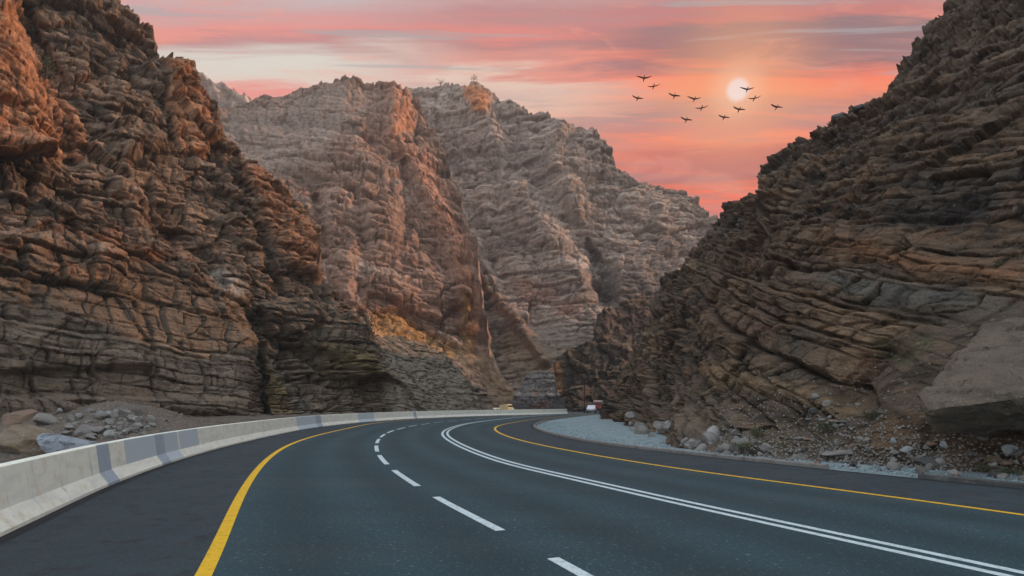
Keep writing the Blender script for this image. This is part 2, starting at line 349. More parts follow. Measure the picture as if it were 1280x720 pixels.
for k in range(-2, 26):
    a, b = s0+5*k, s0+5*k+3.35
    if a < 0: continue
    q = np.linspace(a, b, 9); Q = np.stack([np.interp(q, s, DA[:, j]) for j in range(2)], 1)
    line(Q, .155, 'lane_dash', M['white_line'])
strip(offset(BB, -.05), offset(BB, .14), .004, 'dark_edge', M['dark_strip'], road)  # dark strip along the foot of the barrier

line(GE, .16, 'dark_edge', M['dark_strip'], -.10, .004)  # dark strip on the road side of the kerb
# kerb along the gravel
def sweep(Q, prof, name, m, parent=None, closed=True):
    """prof: list of (offset to the right, z)"""
    k = len(prof); T = np.gradient(Q, axis=0); T /= np.linalg.norm(T, axis=1)[:, None]; R = np.stack([T[:, 1], -T[:, 0]], 1)
    vs = []
    for i in range(len(Q)):
        for (o, z) in prof: vs.append((Q[i, 0]+R[i, 0]*o, Q[i, 1]+R[i, 1]*o, z))
    fs = [(i*k+j, i*k+(j+1) % k, (i+1)*k+(j+1) % k, (i+1)*k+j) for i in range(len(Q)-1) for j in range(k if closed else k-1)]
    if closed: fs += [tuple(range(k))[::-1], tuple(range((len(Q)-1)*k, len(Q)*k))]
    return mesh_obj(name, vs, fs, m, parent)
sG = arclen(GE)
def near_s(Q, p): return arclen(Q)[np.argmin(np.linalg.norm(Q-np.array(p[:2]), axis=1))]
def cut(Q, a, b, step=.3):
    s_ = arclen(Q); q = np.linspace(a, b, max(3, int((b-a)/step))); return np.stack([np.interp(q, s_, Q[:, j]) for j in range(2)], 1)
kprof = [(.02, -.03), (.02, .09), (.05, .11), (.20, .11), (.22, .08), (.22, -.03)]
kg0 = near_s(GE, gp(1135, 597)); kg1 = near_s(GE, gp(1035, 587))
kb = sweep(cut(GE, 0, kg0), kprof, 'kerb', M['stone_dark']); tag(kb, 'low dark kerb at the near right roadside', 'kerb', kind='structure')
kb = sweep(cut(GE, kg1, sG[-1]*.62), kprof, 'kerb', M['stone_grey']); tag(kb, 'low grey kerb round the tip of the gravel verge', 'kerb', kind='structure')

# ------------------------------------------------------------------ concrete barrier
BH = .9
bprof = [(-.04, 0), (-.04, .06), (-.20, .30), (-.27, BH-.01), (-.29, BH), (-.46, BH), (-.48, BH-.01), (-.55, .30), (-.72, .06), (-.72, 0)]
bar = empty('concrete_barrier', (*BB[len(BB)//3], 0))
tag(bar, 'long cream concrete road barrier along the outside of the bend', 'barrier')
def shift_parent(o, p): o.parent = p; o.matrix_parent_inverse = Matrix.Translation(-Vector(p.location))
sB = arclen(BB); j0 = near_s(BB, gp(60, 644)); j = j0-5*3.9
cuts = [j0+3.9*k for k in range(-5, 60) if 0 <= j0+3.9*k < sB[-1]-1]
for a, b in zip(cuts, cuts[1:]+[sB[-1]]):
    shift_parent(sweep(cut(BB, a+.012, b-.012), bprof, 'barrier_panel', M['concrete']), bar)
pprof = [(o+.004*(1 if i < 5 else 0), z+(.004 if i in (4,) else 0)) for i, (o, z) in enumerate(bprof[:5])]
def patch(px0, px1, m, lo=0):
    # along the base line: arc position where the base shows at px0, px1
    pxs = BB[:, 0]/BB[:, 1]*F+640; okk = (BB[:, 1] > 4)
    sa = np.interp([px0, px1], pxs[okk][:], sB[okk][:]) if px1 < 530 else None
    o = sweep(cut(BB, sa[0], sa[1], .15), pprof[lo:], 'paint_patch', m, closed=False); shift_parent(o, bar)
for a, b, m, lo in ((138, 152, 'conc_blue', 0), (170, 205, 'conc_pale', 2), (205.3, 216, 'conc_blue', 0), (216.3, 232, 'conc_pale', 1), (234, 256, 'conc_pale', 2),
                (398, 405, 'conc_blue', 0), (375, 397.5, 'conc_pale', 0), (450, 470, 'conc_pale', 0), (519, 522.5, 'conc_blue', 0)):
    patch(a, b, M[m], lo)
b2 = sweep(smooth_curve([at(590, 511, 138)[:2], at(620, 511, 140)[:2], at(643, 511, 142)[:2]]), bprof, 'concrete_barrier', M['concrete'])
tag(b2, 'short distant white barrier behind the yellow vehicle', 'barrier')

# ------------------------------------------------------------------ rock hills
def poly_mask(px, py, poly, soft):
    """1 inside the outline, fading over soft pixels at its edge"""
    P = np.array(poly, float); n = len(P); ins = np.zeros(px.shape, bool); dm = np.full(px.shape, 1e9)
    for i in range(n):
        x0, y0 = P[i]; x1, y1 = P[(i+1) % n]
        dx, dy = x1-x0, y1-y0
        t = np.clip(((px-x0)*dx+(py-y0)*dy)/(dx*dx+dy*dy), 0, 1)
        dm = np.minimum(dm, np.hypot(px-x0-t*dx, py-y0-t*dy))
        c_ = ((y0 > py) != (y1 > py)) & (px < (x1-x0)*(py-y0)/((y1-y0) or 1e-9)+x0); ins ^= c_
    return ss(np.where(ins, dm, -dm), -soft, soft)
def line_mask(px, py, pl, wd):
    dm = np.full(px.shape, 1e9)
    for (x0, y0), (x1, y1) in zip(pl[:-1], pl[1:]):
        dx, dy = x1-x0, y1-y0; t = np.clip(((px-x0)*dx+(py-y0)*dy)/(dx*dx+dy*dy), 0, 1)
        dm = np.minimum(dm, np.hypot(px-x0-t*dx, py-y0-t*dy))
    return np.exp(-(dm/wd)**2)
HILLS = {}
def hill(name, crest,  pxr, depth, outdir, disp, colour, material, rows, step, back=(14, 60), base_z=-1.2, jag=2.0, jseed=1, label=None, feats=(), cat='cliff'):
    cp = np.array(crest, float)
    # columns: fine inside the picture, coarse outside
    xs = [pxr[0]]
    while xs[-1] < pxr[1]: xs.append(xs[-1]+(step if -20 < xs[-1] < 1300 else step*(4 if xs[-1] < 1600 else 10)))
    xs = np.array(xs); nc = len(xs)
    cr = np.interp(xs, cp[:, 0], cp[:, 1])
    one = np.zeros(nc)
    cr = cr+jag*(np.floor(3*vnoise(xs/11, one+.3, one+.7, jseed)+3*vnoise(xs/4.3, one, one, jseed+1))*.6+2*vnoise(xs/7, one+.1, one+.2, jseed+2))
    # base row: where the surface meets base_z
    m = (xs-640)/F
    pyb = np.full(nc, 520.0)
    for _ in range(30):
        D = depth(xs, pyb, m, (HZ-pyb)/F); pyb = HZ+(CH-base_z)/D*F
    cr = np.minimum(cr, pyb-1.5)
    v = np.linspace(0, 1, rows)[:, None]
    PY = pyb[None]*(1-v)+cr[None]*v; PX = np.repeat(xs[None], rows, 0)
    mm = (PX-640)/F; ee = (HZ-PY)/F
    D = depth(PX, PY, mm, ee)
    off = np.zeros_like(D); fm = {}
    for ft in feats:
        k = poly_mask(PX, PY, ft[1], ft[2]) if ft[0] == 'poly' else line_mask(PX, PY, ft[1], ft[2])
        off = off+k*ft[3]
        if len(ft) > 4: fm[ft[4]] = np.maximum(fm.get(ft[4], 0), k)
    D = D-off
    x = mm*D; y = D; z = CH+ee*D
    # the far side: back from the crest and down to the ground
    nb = 14; bx, by, bz = [], [], []; tg = {k: [q] for k, q in fm.items()}
    cx, cy, cz = x[-1], y[-1], z[-1]; rr = np.hypot(cx, cy); ux, uy = cx/rr, cy/rr
    for i in range(1, nb+1):
        t = i/nb; dd = back[0]*t*1.2+back[1]*t**2; h = np.cos(min(1, t)*math.pi/2)**.8
        bx.append(cx+ux*dd); by.append(cy+uy*dd); bz.append(base_z+(cz-base_z)*h-.0)
    x = np.vstack([x, bx]); y = np.vstack([y, by]); z = np.vstack([z, bz])
    fm = {k: np.vstack([q, np.repeat(q[-1:], nb, 0)]) for k, q in fm.items()}
    PXf = np.vstack([PX, np.repeat(PX[-1:], nb, 0)]); PYf = np.vstack([PY, np.repeat(PY[-1:], nb, 0)])
    d, info = disp((x, y, z), PXf, PYf, fm)
    o = np.array(outdir, float); o /= np.linalg.norm(o)
    x = x+o[0]*d; y = y+o[1]*d; z = z+o[2]*d
    col = colour((x, y, z), PXf, PYf, fm, info)
    R, C = x.shape
    V = np.stack([x, y, z], -1).reshape(-1, 3).astype(np.float32)
    idx = np.arange(R*C).reshape(R, C)
    q = np.stack([idx[:-1, :-1], idx[:-1, 1:], idx[1:, 1:], idx[1:, :-1]], -1).reshape(-1, 4)
    me = bpy.data.meshes.new(name); me.vertices.add(len(V)); me.vertices.foreach_set('co', V.ravel())
    me.loops.add(q.size); me.loops.foreach_set('vertex_index', q.ravel().astype(np.int32))
    me.polygons.add(len(q)); me.polygons.foreach_set('loop_start', np.arange(0, q.size, 4, dtype=np.int32)); me.polygons.foreach_set('loop_total', np.full(len(q), 4, np.int32))
    me.update(calc_edges=True)
    ca = me.color_attributes.new('tint', 'FLOAT_COLOR', 'POINT')
    ca.data.foreach_set('color', np.concatenate([np.clip(col.reshape(-1, 3), .01, .8), np.ones((R*C, 1))], 1).astype(np.float32).ravel())
    me.materials.append(material)
    ob = bpy.data.objects.new(name, me); COL.objects.link(ob)
    tag(ob, label, cat, kind='structure')
    # how the finished surface shows, for setting things on it
    HILLS[ob.name] = (V, (V[:, 0]/V[:, 1]*F+640), (HZ-(V[:, 2]-CH)/V[:, 1]*F), R-nb, C)
    return ob
def on_hill(name, px, py):
    V, hx, hy, R, C = HILLS[name]; n = R*C
    k = np.argmin((hx[:n]-px)**2+(hy[:n]-py)**2+np.maximum(0, V[:n, 1]*.0)); return V[k].astype(float)
def pal(t, stops):
    ks = np.array([s_[0] for s_ in stops]); cs = np.array([s_[1] for s_ in stops])
    return np.stack([np.interp(t, ks, cs[:, j]) for j in range(3)], -1)
def mixv(a, b, k): return a*(1-k[..., None])+np.array(b)*k[..., None]

def rock_disp(sc, sdir, adir, seed, big=1.0, blocks=1.0, fold=1.0, gul=1.0, T=1.7, W=2.8, tilt_noise=3.0, talus_key='talus', rubble=1.0, gsc=7.5, rgh=1.0, fine=1.0, fc=1.0, bed=1.0, bigf=1.0, asc=1.0):
    """sc: metres per unit of detail; sdir: normal of the beds; adir: along the beds"""
    sdir = np.array(sdir, float); sdir /= np.linalg.norm(sdir); adir = np.array(adir, float); adir /= np.linalg.norm(adir)
    def f(p, PX, PY, fm):
        x, y, z = p
        q = (x/sc, y/sc, z/sc)
        s_ = q[0]*sdir[0]+q[1]*sdir[1]+q[2]*sdir[2]; a_ = q[0]*adir[0]+q[1]*adir[1]+q[2]*adir[2]; a_ = a_/asc
        wrp = fbm(q, 17, 3, seed)*tilt_noise*fold+fbm(q, 3.5, 2, seed+3)*.2
        s2 = s_+wrp; a2 = a_+fbm(q, 6, 3, seed+5)*2.0
        l1, b1, g1, t1 = strata(s2, a2, T*2.6, W*2.4, seed+11, .35)
        l2, b2, g2, t2 = strata(s2+.3*b1, a2, T, W, seed+12, .16)
        l3, b3, g3, t3 = strata(s2, a2+b2, T*.36, W*.42, seed+13, .07)
        m1 = ss(fbm(q, 9, 3, seed+21), -.35, .30)*blocks; m2 = ss(fbm(q, 5, 3, seed+22), -.30, .25)*blocks
        tal = fm.get(talus_key, 0)
        bk = 1-tal*.9
        # broad buttresses and gullies running down the face
        bgn = fbm(q, 16, 4, seed+31, .5, sz=30)*4.2*big
        gl = fbm((a_+fbm(q, 22, 2, seed+33)*gsc*1.3, s_*.0+2, s_), gsc, 4, seed+32, .5, ridged=True, sz=26)
        gln = (gl-.35)*2.0*gul
        led = (l1-.5)*2.3*m1+(b1-.5)*2.2*m1+t1*1.3*blocks
        med = (l2-.5)*.75*m2+(b2-.5)*1.25*m2+t2*blocks
        sm = (b3-.5)*.34+(l3-.5)*.22*blocks+t3*.2
        rough = fbm(q, 1.6, 4, seed+41, .6)*.38*rgh; med = med*fine; sm = sm*fine
        jx = fbm(q, 2.6, 2, seed+61)*.35; jz = fbm(q, 2.6, 2, seed+62)*.2
        fa, ca, ra = facets(a2*.9+s2*.35, s2+jz*2, 11, 6.5, seed+63); fb, cb, rb2 = facets(a2+jx-s2*.2, s2+jz, 4.2, 2.3, seed+66); fd, cd, rd = facets(a2+jx+s2*.3, s2+jz, 1.7, .95, seed+69)
        fe, ce, re = facets(a_+jx, s_+jz, .62, .42, seed+72)
        fct = (fa*2.6*bigf+fb*1.15+fd*.55+fe*.2-ca*.5-cb*.4-cd*.2)*fc
        led = led*bed
        d = fct*(1-.75*tal)+bgn*(1-.5*tal)+gln*bk+(led+med+sm)*bk+rough*(1+.2*tal*rubble)-g1*.9*bk*(.4+m1)-g2*.5*bk*(.35+m2)-g3*.12*bk
        if np.ndim(tal): 
            peb = hsh(np.floor(q[0]*2.3+q[1]*.7), np.floor(q[2]*2.6+q[1]*.9), seed+50)
            d = d+tal*peb*.28*rubble
        d = d-np.mean(d[:, ::3]); d = d*(1-.5*np.asarray(fm.get('smooth', 0)))*(1-.52*np.asarray(fm.get('wall', 0)))
        return d*sc, dict(l1=l1, b1=b1, l2=l2, b2=b2, b3=b3, q=q, s=s2, g=np.maximum(g2, .8*cb*(1-np.asarray(tal))), tal=tal, l3=l3, rb2=rb2, rd=rd)
    return f

# left cliff ----------------------------------------------------------------
A_out = (.77, -.60, .12)
def A_depth(px, py, m, e): return (63.8+1.8*.5)/(-.77*m+.63-.5*e)
A_crest = [(-420, -140), (-60, -160), (60, -90), (110, -40), (140, 0), (152, 8), (173, 29), (190, 36), (204, 62), (217, 66), (237, 74), (250, 98), (267, 125), (272, 150), (275, 170), (294, 193), (329, 213), (338, 221), (360, 247),
           (377, 263), (388, 280), (391, 320), (397, 352), (412, 366), (427, 377), (443, 390), (452, 404), (470, 419), (500, 420), (530, 430), (555, 446), (575, 468), (595, 490), (606, 505), (612, 514)]
A_feats = [
    ('poly', [(-500, 150), (20, 165), (75, 178), (116, 190), (150, 214), (186, 258), (206, 300), (236, 322), (262, 350), (285, 372), (300, 400), (318, 420), (322, 540), (-500, 560)], 9, 5.5),
    ('poly', [(-300, 300), (60, 300), (150, 318), (170, 340), (180, 400), (190, 460), (-300, 470)], 7, 1.2),
    ('poly', [(-500, 330), (200, 350), (318, 400), (325, 560), (-500, 560)], 22, 0, 'wall'),
    ('poly', [(-500, 488), (330, 500), (330, 560), (-500, 560)], 3, 1.3),
    ('poly', [(-300, -120), (25, -10), (45, 60), (62, 95), (85, 130), (105, 170), (118, 190), (-300, 170)], 8, 5.0, 'orange'),
    ('line', [(30, 10), (50, 70), (72, 130), (95, 190)], 13, -5.5),
    ('poly', [(206, 66), (240, 76), (275, 165), (262, 190), (228, 190), (216, 120)], 7, 3.0, 'orange'),
    ('poly', [(150, 90), (200, 95), (210, 185), (150, 200), (120, 160)], 14, 2.2),
    ('line', [(318, 395), (324, 450), (330, 520)], 6, -1.4),
    ('poly', [(331, 425), (350, 455), (366, 500), (372, 525), (336, 525)], 5, 2.6, 'ochre'),
    ('line', [(345, 450), (362, 480), (376, 520)], 5, -1.6, 'scree'),
    ('poly', [(322, 384), (360, 376), (420, 382), (470, 430), (480, 470), (440, 470), (400, 440), (350, 425), (330, 400)], 8, 2.6),
    ('line', [(270, 345), (290, 372)], 7, 1.5, 'pale'),
    ('poly', [(395, 430), (470, 440), (480, 475), (430, 480), (400, 470)], 10, 1.2, 'ochre'),
    ('poly', [(468, 440), (462, 415), (500, 415), (560, 440), (600, 495), (620, 530), (500, 530), (480, 480)], 14, 1.0, 'talus'),
    ('poly', [(296, 196), (340, 222), (366, 262), (390, 290), (392, 345), (350, 330), (320, 280)], 10, 2.0, 'orange2'),
    ('line', [(292, 192), (300, 260), (330, 340), (350, 372)], 8, -2.4),
]
def A_col(p, PX, PY, fm, i):
    q = i['q']; n = fbm(q, 9, 4, 71)
    t = np.clip(.5+n*.55+(i['l1']-.5)*.35+(i['b2']-.5)*.3+(i['rd']-.5)*.35+(i['rb2']-.5)*.25+(i['b3']-.5)*.15, 0, 1)
    c = pal(t, [(0, (.085, .070, .058)), (.3, (.155, .118, .092)), (.55, (.235, .165, .12)), (.8, (.29, .205, .15)), (1, (.36, .27, .20))])
    red = ss(fbm(q, 6, 3, 74), .08, .35)*ss(i['b2'], .35, .75)
    c = mixv(c, (.36, .165, .085), red*.55)
    lowz = ss(PY, 300, 440)                               # the lower beds are grey brown limestone
    c = mixv(c, (.185, .155, .12), lowz*.7)
    for k, cc, am in (('orange', (.50, .24, .125), .75), ('orange2', (.44, .225, .13), .6), ('ochre', (.25, .19, .085), .6), ('scree', (.33, .30, .27), .8), ('pale', (.42, .38, .34), .8), ('talus', (.27, .235, .19), .85)):  # orange tints: partly redder rock, partly warm sunlight painted into the colour
        if k in fm: c = mixv(c, cc, fm[k]*am*(.75+.5*hsh(np.floor(q[0]*2), np.floor(q[2]*2), 5)))
    c = c*np.array([1.18, 1.14, 1.08])*(1-.55*i['g'])[..., None]
    return c
hill('canyon_cliff', A_crest, (-420, 612), A_depth, A_out, rock_disp(1.0, (.08, .05, 1), (.63, .77, 0), 3, big=.75, gul=.7, fc=.68, bed=.7, T=1.45, W=2.3, tilt_noise=2.2), A_col, rock_mat('brown_rock', 1.0),
     520, 1.12, jag=1.3, jseed=4, feats=A_feats, label='tall brown blocky cliff rising behind the barrier on the left')

# right cliff ---------------------------------------------------------------
def E_depth(px, py, m, e):
    c = .78
    X0 = np.interp(px, [760, 860, 960, 1040, 1140, 1273, 1500], [12.0, 7.6, 8.9, 10.4, 11.8, 13.7, 15.5])
    d = (X0+1.4)/np.maximum(m-c*e, .085)
    return np.minimum(d, 40+d*.55)
E_crest = [(758, 517), (763, 513), (769, 491), (787, 455), (800, 424), (818, 389), (831, 349), (849, 335), (867, 312), (885, 292), (904, 268), (932, 246), (950, 236), (952, 210), (977, 190), (1005, 172), (1037, 152), (1062, 146), (1092, 132), (1115, 105), (1133, 80), (1156, 50), (1172, 27), (1188, 8),
           (1240, -65), (1300, -80)]+[(640+F*m_, 505-F*(.846*m_+.03)) for m_ in (1.0, 1.5, 2.2, 3.7)]
E_feats = [
    ('poly', [(945, 205), (1010, 170), (1100, 130), (1290, -60), (1290, 100), (1150, 200), (1060, 250), (960, 245)], 12, .8),
    ('line', [(955, 245), (1010, 250), (1080, 262)], 6, 1.0),
    ('poly', [(900, 270), (950, 250), (945, 300), (900, 380), (860, 400), (830, 370)], 12, -3.0),
    ('poly', [(880, 330), (960, 255), (1060, 275), (1050, 330), (960, 440), (880, 430)], 9, 1.2, 'brown'),
    ('line', [(1035, 300), (1140, 325), (1270, 345)], 12, .4, 'orange'),
    ('line', [(1000, 335), (1090, 365), (1180, 370), (1290, 395)], 13, -.2, 'bluegrey'),
    ('line', [(900, 470), (960, 480), (1030, 505), (1070, 515)], 12, .4, 'ochre'),
    ('line', [(1120, 445), (1090, 480), (1060, 500)], 16, -.9, 'dark'),
    ('poly', [(1085, 520), (1120, 425), (1200, 400), (1320, 380), (1400, 640), (900, 640), (860, 560), (960, 545)], 12, .5, 'talus'),
    ('poly', [(1060, 545), (1110, 520), (1160, 520), (1160, 560), (1080, 570)], 8, .25, 'rust'),
    ('poly', [(1160, 530), (1300, 540), (1300, 590), (1180, 575)], 8, 0, 'rust'),
    ('line', [(900, 540), (940, 555), (990, 560)], 9, 0, 'green'), ('line', [(1100, 430), (1130, 450), (1160, 430)], 10, 0, 'green'),
    ('poly', [(780, 520), (800, 490), (850, 470), (930, 520), (960, 560), (880, 575), (800, 555)], 8, .6, 'boulders'),
]
def E_col(p, PX, PY, fm, i):
    q = i['q']; n = fbm(q, 7, 4, 81)
    t = np.clip(.5+n*.6+(i['l1']-.5)*.5+(i['b2']-.5)*.35+(i['rd']-.5)*.35+(i['rb2']-.5)*.25, 0, 1)
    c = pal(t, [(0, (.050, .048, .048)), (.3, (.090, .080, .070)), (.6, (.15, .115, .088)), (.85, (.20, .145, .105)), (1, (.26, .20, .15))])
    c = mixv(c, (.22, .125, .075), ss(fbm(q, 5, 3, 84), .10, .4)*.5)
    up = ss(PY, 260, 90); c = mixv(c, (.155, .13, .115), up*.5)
    for k, cc, am in (('orange', (.29, .16, .095), .7), ('bluegrey', (.13, .145, .15), .7), ('ochre', (.25, .19, .12), .65), ('dark', (.05, .04, .033), .6), ('brown', (.16, .11, .082), .5),
                      ('talus', (.115, .10, .085), .8), ('rust', (.17, .11, .065), .55), ('green', (.08, .09, .045), .6), ('boulders', (.20, .18, .155), .55)):
        if k in fm: c = mixv(c, cc, fm[k]*am*(.7+.6*hsh(np.floor(q[0]*4), np.floor(q[2]*4), 5)))
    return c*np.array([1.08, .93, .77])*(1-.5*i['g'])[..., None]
e_disp0 = rock_disp(.62, (.12, -.30, 1), (0, 1, .3), 40, big=.5, gul=.45, blocks=1.0, fold=.6, fc=.55, bed=.8, bigf=.9, asc=1.9, rgh=.9, T=1.05, W=2.2, tilt_noise=1.5)
def E_disp(p, PX, PY, fm):
    d, i = e_disp0(p, PX, PY, fm)
    # detail shrinks with nearness, the far nose is rougher
    k = .45+.75*ss(p[1], 15, 60)
    return d*k, i
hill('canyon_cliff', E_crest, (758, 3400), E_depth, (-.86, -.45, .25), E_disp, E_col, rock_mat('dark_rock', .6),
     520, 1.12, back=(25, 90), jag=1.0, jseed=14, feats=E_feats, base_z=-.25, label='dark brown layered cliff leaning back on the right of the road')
bpy.data.objects['canyon_cliff.001']['label'] = 'dark brown layered cliff leaning back on the right of the road'
HILLS['E'] = HILLS['canyon_cliff.001']; HILLS['canyon_cliff.A'] = HILLS['canyon_cliff']
# (the first cliff's table is kept apart)

# middle mountain -----------------------------------------------------------
def B_depth(px, py, m, e):
    k = .62+.18*ss(np.asarray(py, float), 420, 250); return (128+34*ss(np.asarray(px, float), 420, 620))/(1-k*np.maximum(e, -.05))
B_crest = [(120, 220), (200, 178), (262, 150), (290, 134), (330, 120), (380, 107), (410, 100), (432, 97), (460, 101), (495, 107), (506, 113), (516, 126), (530, 150), (546, 176), (562, 212), (577, 252), (590, 300), (600, 345), (607, 385), (613, 430), (628, 470), (645, 492), (665, 510)]
B_feats = [
    ('line', [(495, 110), (500, 130), (490, 165), (520, 200), (545, 260), (575, 330), (590, 400)], 14, 9, 'rib'),
    ('poly', [(492, 108), (505, 112), (520, 150), (515, 165), (488, 165)], 4, 3, 'orange'),
    ('line', [(500, 180), (540, 215), (570, 290), (580, 350)], 10, 0, 'orange2'),
    ('line', [(585, 375), (587, 420), (586, 450)], 8, 1, 'ochre'),
    ('poly', [(465, 385), (500, 380), (520, 400), (580, 440), (560, 460), (500, 435), (468, 420)], 6, -3, 'ochre'),
    ('line', [(505, 200), (508, 260), (505, 300)], 6, -5), ('line', [(440, 240), (455, 300), (450, 360)], 9, -5), ('line', [(395, 250), (410, 330), (420, 370)], 8, -6),
    ('poly', [(390, 340), (600, 340), (600, 380), (470, 385), (390, 370)], 8, 4),
    ('poly', [(560, 445), (610, 440), (640, 480), (670, 520), (560, 520)], 10, 4, 'talus'), ('line', [(625, 480), (600, 450), (640, 500)], 12, 0, 'ochre'),
    ('poly', [(280, 134), (430, 100), (470, 130), (400, 200), (300, 230), (250, 180)], 20, 0, 'smooth'),
]
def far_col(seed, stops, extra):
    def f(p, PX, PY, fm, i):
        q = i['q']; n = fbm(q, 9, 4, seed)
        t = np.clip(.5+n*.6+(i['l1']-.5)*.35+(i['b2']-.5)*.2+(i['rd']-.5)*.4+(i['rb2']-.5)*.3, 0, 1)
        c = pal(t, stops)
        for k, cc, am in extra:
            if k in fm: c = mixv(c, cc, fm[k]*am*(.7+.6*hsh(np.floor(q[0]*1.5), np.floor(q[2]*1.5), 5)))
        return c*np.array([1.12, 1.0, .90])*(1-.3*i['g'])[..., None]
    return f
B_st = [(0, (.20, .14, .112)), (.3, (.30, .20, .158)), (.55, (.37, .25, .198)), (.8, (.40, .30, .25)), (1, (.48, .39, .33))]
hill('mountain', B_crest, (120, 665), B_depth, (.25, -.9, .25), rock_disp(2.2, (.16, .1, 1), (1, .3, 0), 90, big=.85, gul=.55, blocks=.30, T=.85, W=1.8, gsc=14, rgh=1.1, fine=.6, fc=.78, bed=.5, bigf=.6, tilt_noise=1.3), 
     far_col(91, B_st, [('rib', (.46, .24, .16), .6), ('orange', (.60, .29, .17), .75), ('orange2', (.48, .27, .19), .7), ('ochre', (.48, .30, .12), .8), ('talus', (.21, .185, .15), .6), ('smooth', (.33, .285, .255), .6)]),  # rib and orange tints paint warm sunlight into the rock colour
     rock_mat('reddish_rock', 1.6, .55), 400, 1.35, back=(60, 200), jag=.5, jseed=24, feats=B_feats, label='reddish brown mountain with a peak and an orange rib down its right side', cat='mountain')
HILLS['mountain.B'] = HILLS['mountain']
# far right mountain --------------------------------------------------------
def C_depth(px, py, m, e):
    return (178+25*ss(np.asarray(px, float), 700, 900))/(1-.72*np.maximum(e, -.05))
C_crest = [(440, 150), (480, 112), (505, 105), (530, 103), (548, 102), (570, 103), (595, 104), (608, 109), (618, 113), (626, 126), (640, 128), (655, 133), (680, 144), (700, 152), (720, 154), (738, 163), (750, 180), (772, 212), (798, 234), (825, 236), (850, 240), (868, 252), (882, 264), (896, 276), (930, 300), (980, 340), (1040, 420), (1080, 500)]
C_feats = [
    ('poly', [(578, 106), (600, 107), (612, 122), (608, 140), (592, 140), (582, 125)], 4, 4, 'orange'),
    ('line', [(590, 110), (620, 170), (645, 240), (690, 300), (720, 350)], 20, 7), ('line', [(622, 124), (632, 165), (645, 205), (700, 270), (742, 320), (760, 380)], 12, -7),
    ('line', [(545, 170), (560, 200), (590, 260), (625, 350)], 10, -4), ('line', [(700, 155), (690, 200), (725, 260)], 12, 7),
    ('poly', [(735, 300), (765, 330), (775, 378), (750, 380)], 7, -7, 'dark'),
    ('poly', [(640, 350), (690, 350), (700, 375), (650, 385)], 8, 2, 'red'), ('poly', [(690, 375), (725, 375), (720, 395), (692, 395)], 6, 0, 'red'),
    ('poly', [(660, 410), (700, 405), (750, 430), (700, 470), (660, 500), (640, 460)], 14, 0, 'talus'),
    ('line', [(600, 335), (625, 380), (660, 420), (680, 450)], 8, 8, 'brown'), ('line', [(640, 440), (690, 470)], 22, 0, 'ochre'),
]
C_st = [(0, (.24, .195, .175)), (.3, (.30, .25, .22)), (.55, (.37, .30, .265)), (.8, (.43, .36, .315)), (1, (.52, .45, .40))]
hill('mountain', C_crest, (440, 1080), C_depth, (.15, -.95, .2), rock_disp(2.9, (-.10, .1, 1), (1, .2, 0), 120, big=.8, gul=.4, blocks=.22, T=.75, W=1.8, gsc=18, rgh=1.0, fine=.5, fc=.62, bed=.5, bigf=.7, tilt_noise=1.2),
     far_col(121, C_st, [('orange', (.68, .29, .13), .85), ('dark', (.10, .11, .11), .6), ('red', (.36, .20, .15), .6), ('talus', (.23, .20, .17), .7), ('brown', (.22, .14, .10), .6), ('ochre', (.32, .25, .15), .5)]),  # the orange patch is sunlight painted into the summit rock colour
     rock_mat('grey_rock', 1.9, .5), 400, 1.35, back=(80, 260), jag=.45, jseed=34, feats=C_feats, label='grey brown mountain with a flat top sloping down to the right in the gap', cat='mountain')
HILLS['mountain.C'] = HILLS['mountain.001']
# distant peak --------------------------------------------------------------
def P_depth(px, py, m, e): return 330/(1-.4*np.maximum(e, -.05))
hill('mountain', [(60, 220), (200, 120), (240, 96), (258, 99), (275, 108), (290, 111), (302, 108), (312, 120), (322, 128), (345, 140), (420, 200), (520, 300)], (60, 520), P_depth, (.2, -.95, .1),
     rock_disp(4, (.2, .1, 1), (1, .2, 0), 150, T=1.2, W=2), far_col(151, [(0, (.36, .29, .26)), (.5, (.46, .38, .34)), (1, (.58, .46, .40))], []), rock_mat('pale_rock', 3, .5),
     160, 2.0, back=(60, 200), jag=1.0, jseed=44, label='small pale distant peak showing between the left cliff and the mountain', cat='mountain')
# brown spur behind the gantry ----------------------------------------------
def S_depth(px, py, m, e): return (158+.12*(np.asarray(px, float)-700))/(1-.5*np.maximum(e, -.05))
hill('rock_spur', [(676, 513), (684, 490), (690, 462), (700, 450), (713, 443), (732, 431), (742, 420), (747, 398), (765, 383), (789, 373), (812, 368), (836, 354), (880, 330), (940, 330), (1000, 400), (1040, 512)], (676, 1040), S_depth, (-.3, -.95, .1),
     rock_disp(1.5, (-.25, .1, 1), (1, .2, 0), 170, big=.5, gul=.7), far_col(171, [(0, (.075, .068, .058)), (.5, (.12, .105, .085)), (1, (.175, .15, .12))],
     [('red', (.20, .135, .105), .5), ('orange', (.38, .22, .10), .8)]), rock_mat('spur_rock', 1.5), 200, 1.4, back=(20, 60), jag=.8, jseed=54,
     feats=[('poly', [(740, 395), (840, 350), (830, 400), (790, 430), (750, 410)], 8, 0, 'red'), ('line', [(694, 458), (696, 496)], 6, 1, 'orange'), ('line', [(745, 415), (770, 430), (800, 450)], 6, 2, 'red'), ('poly', [(752, 498), (768, 498), (768, 510), (752, 510)], 2, 0, 'red')],
     label='low dark brown rock spur closing the view at the end of the road', cat='rock spur')
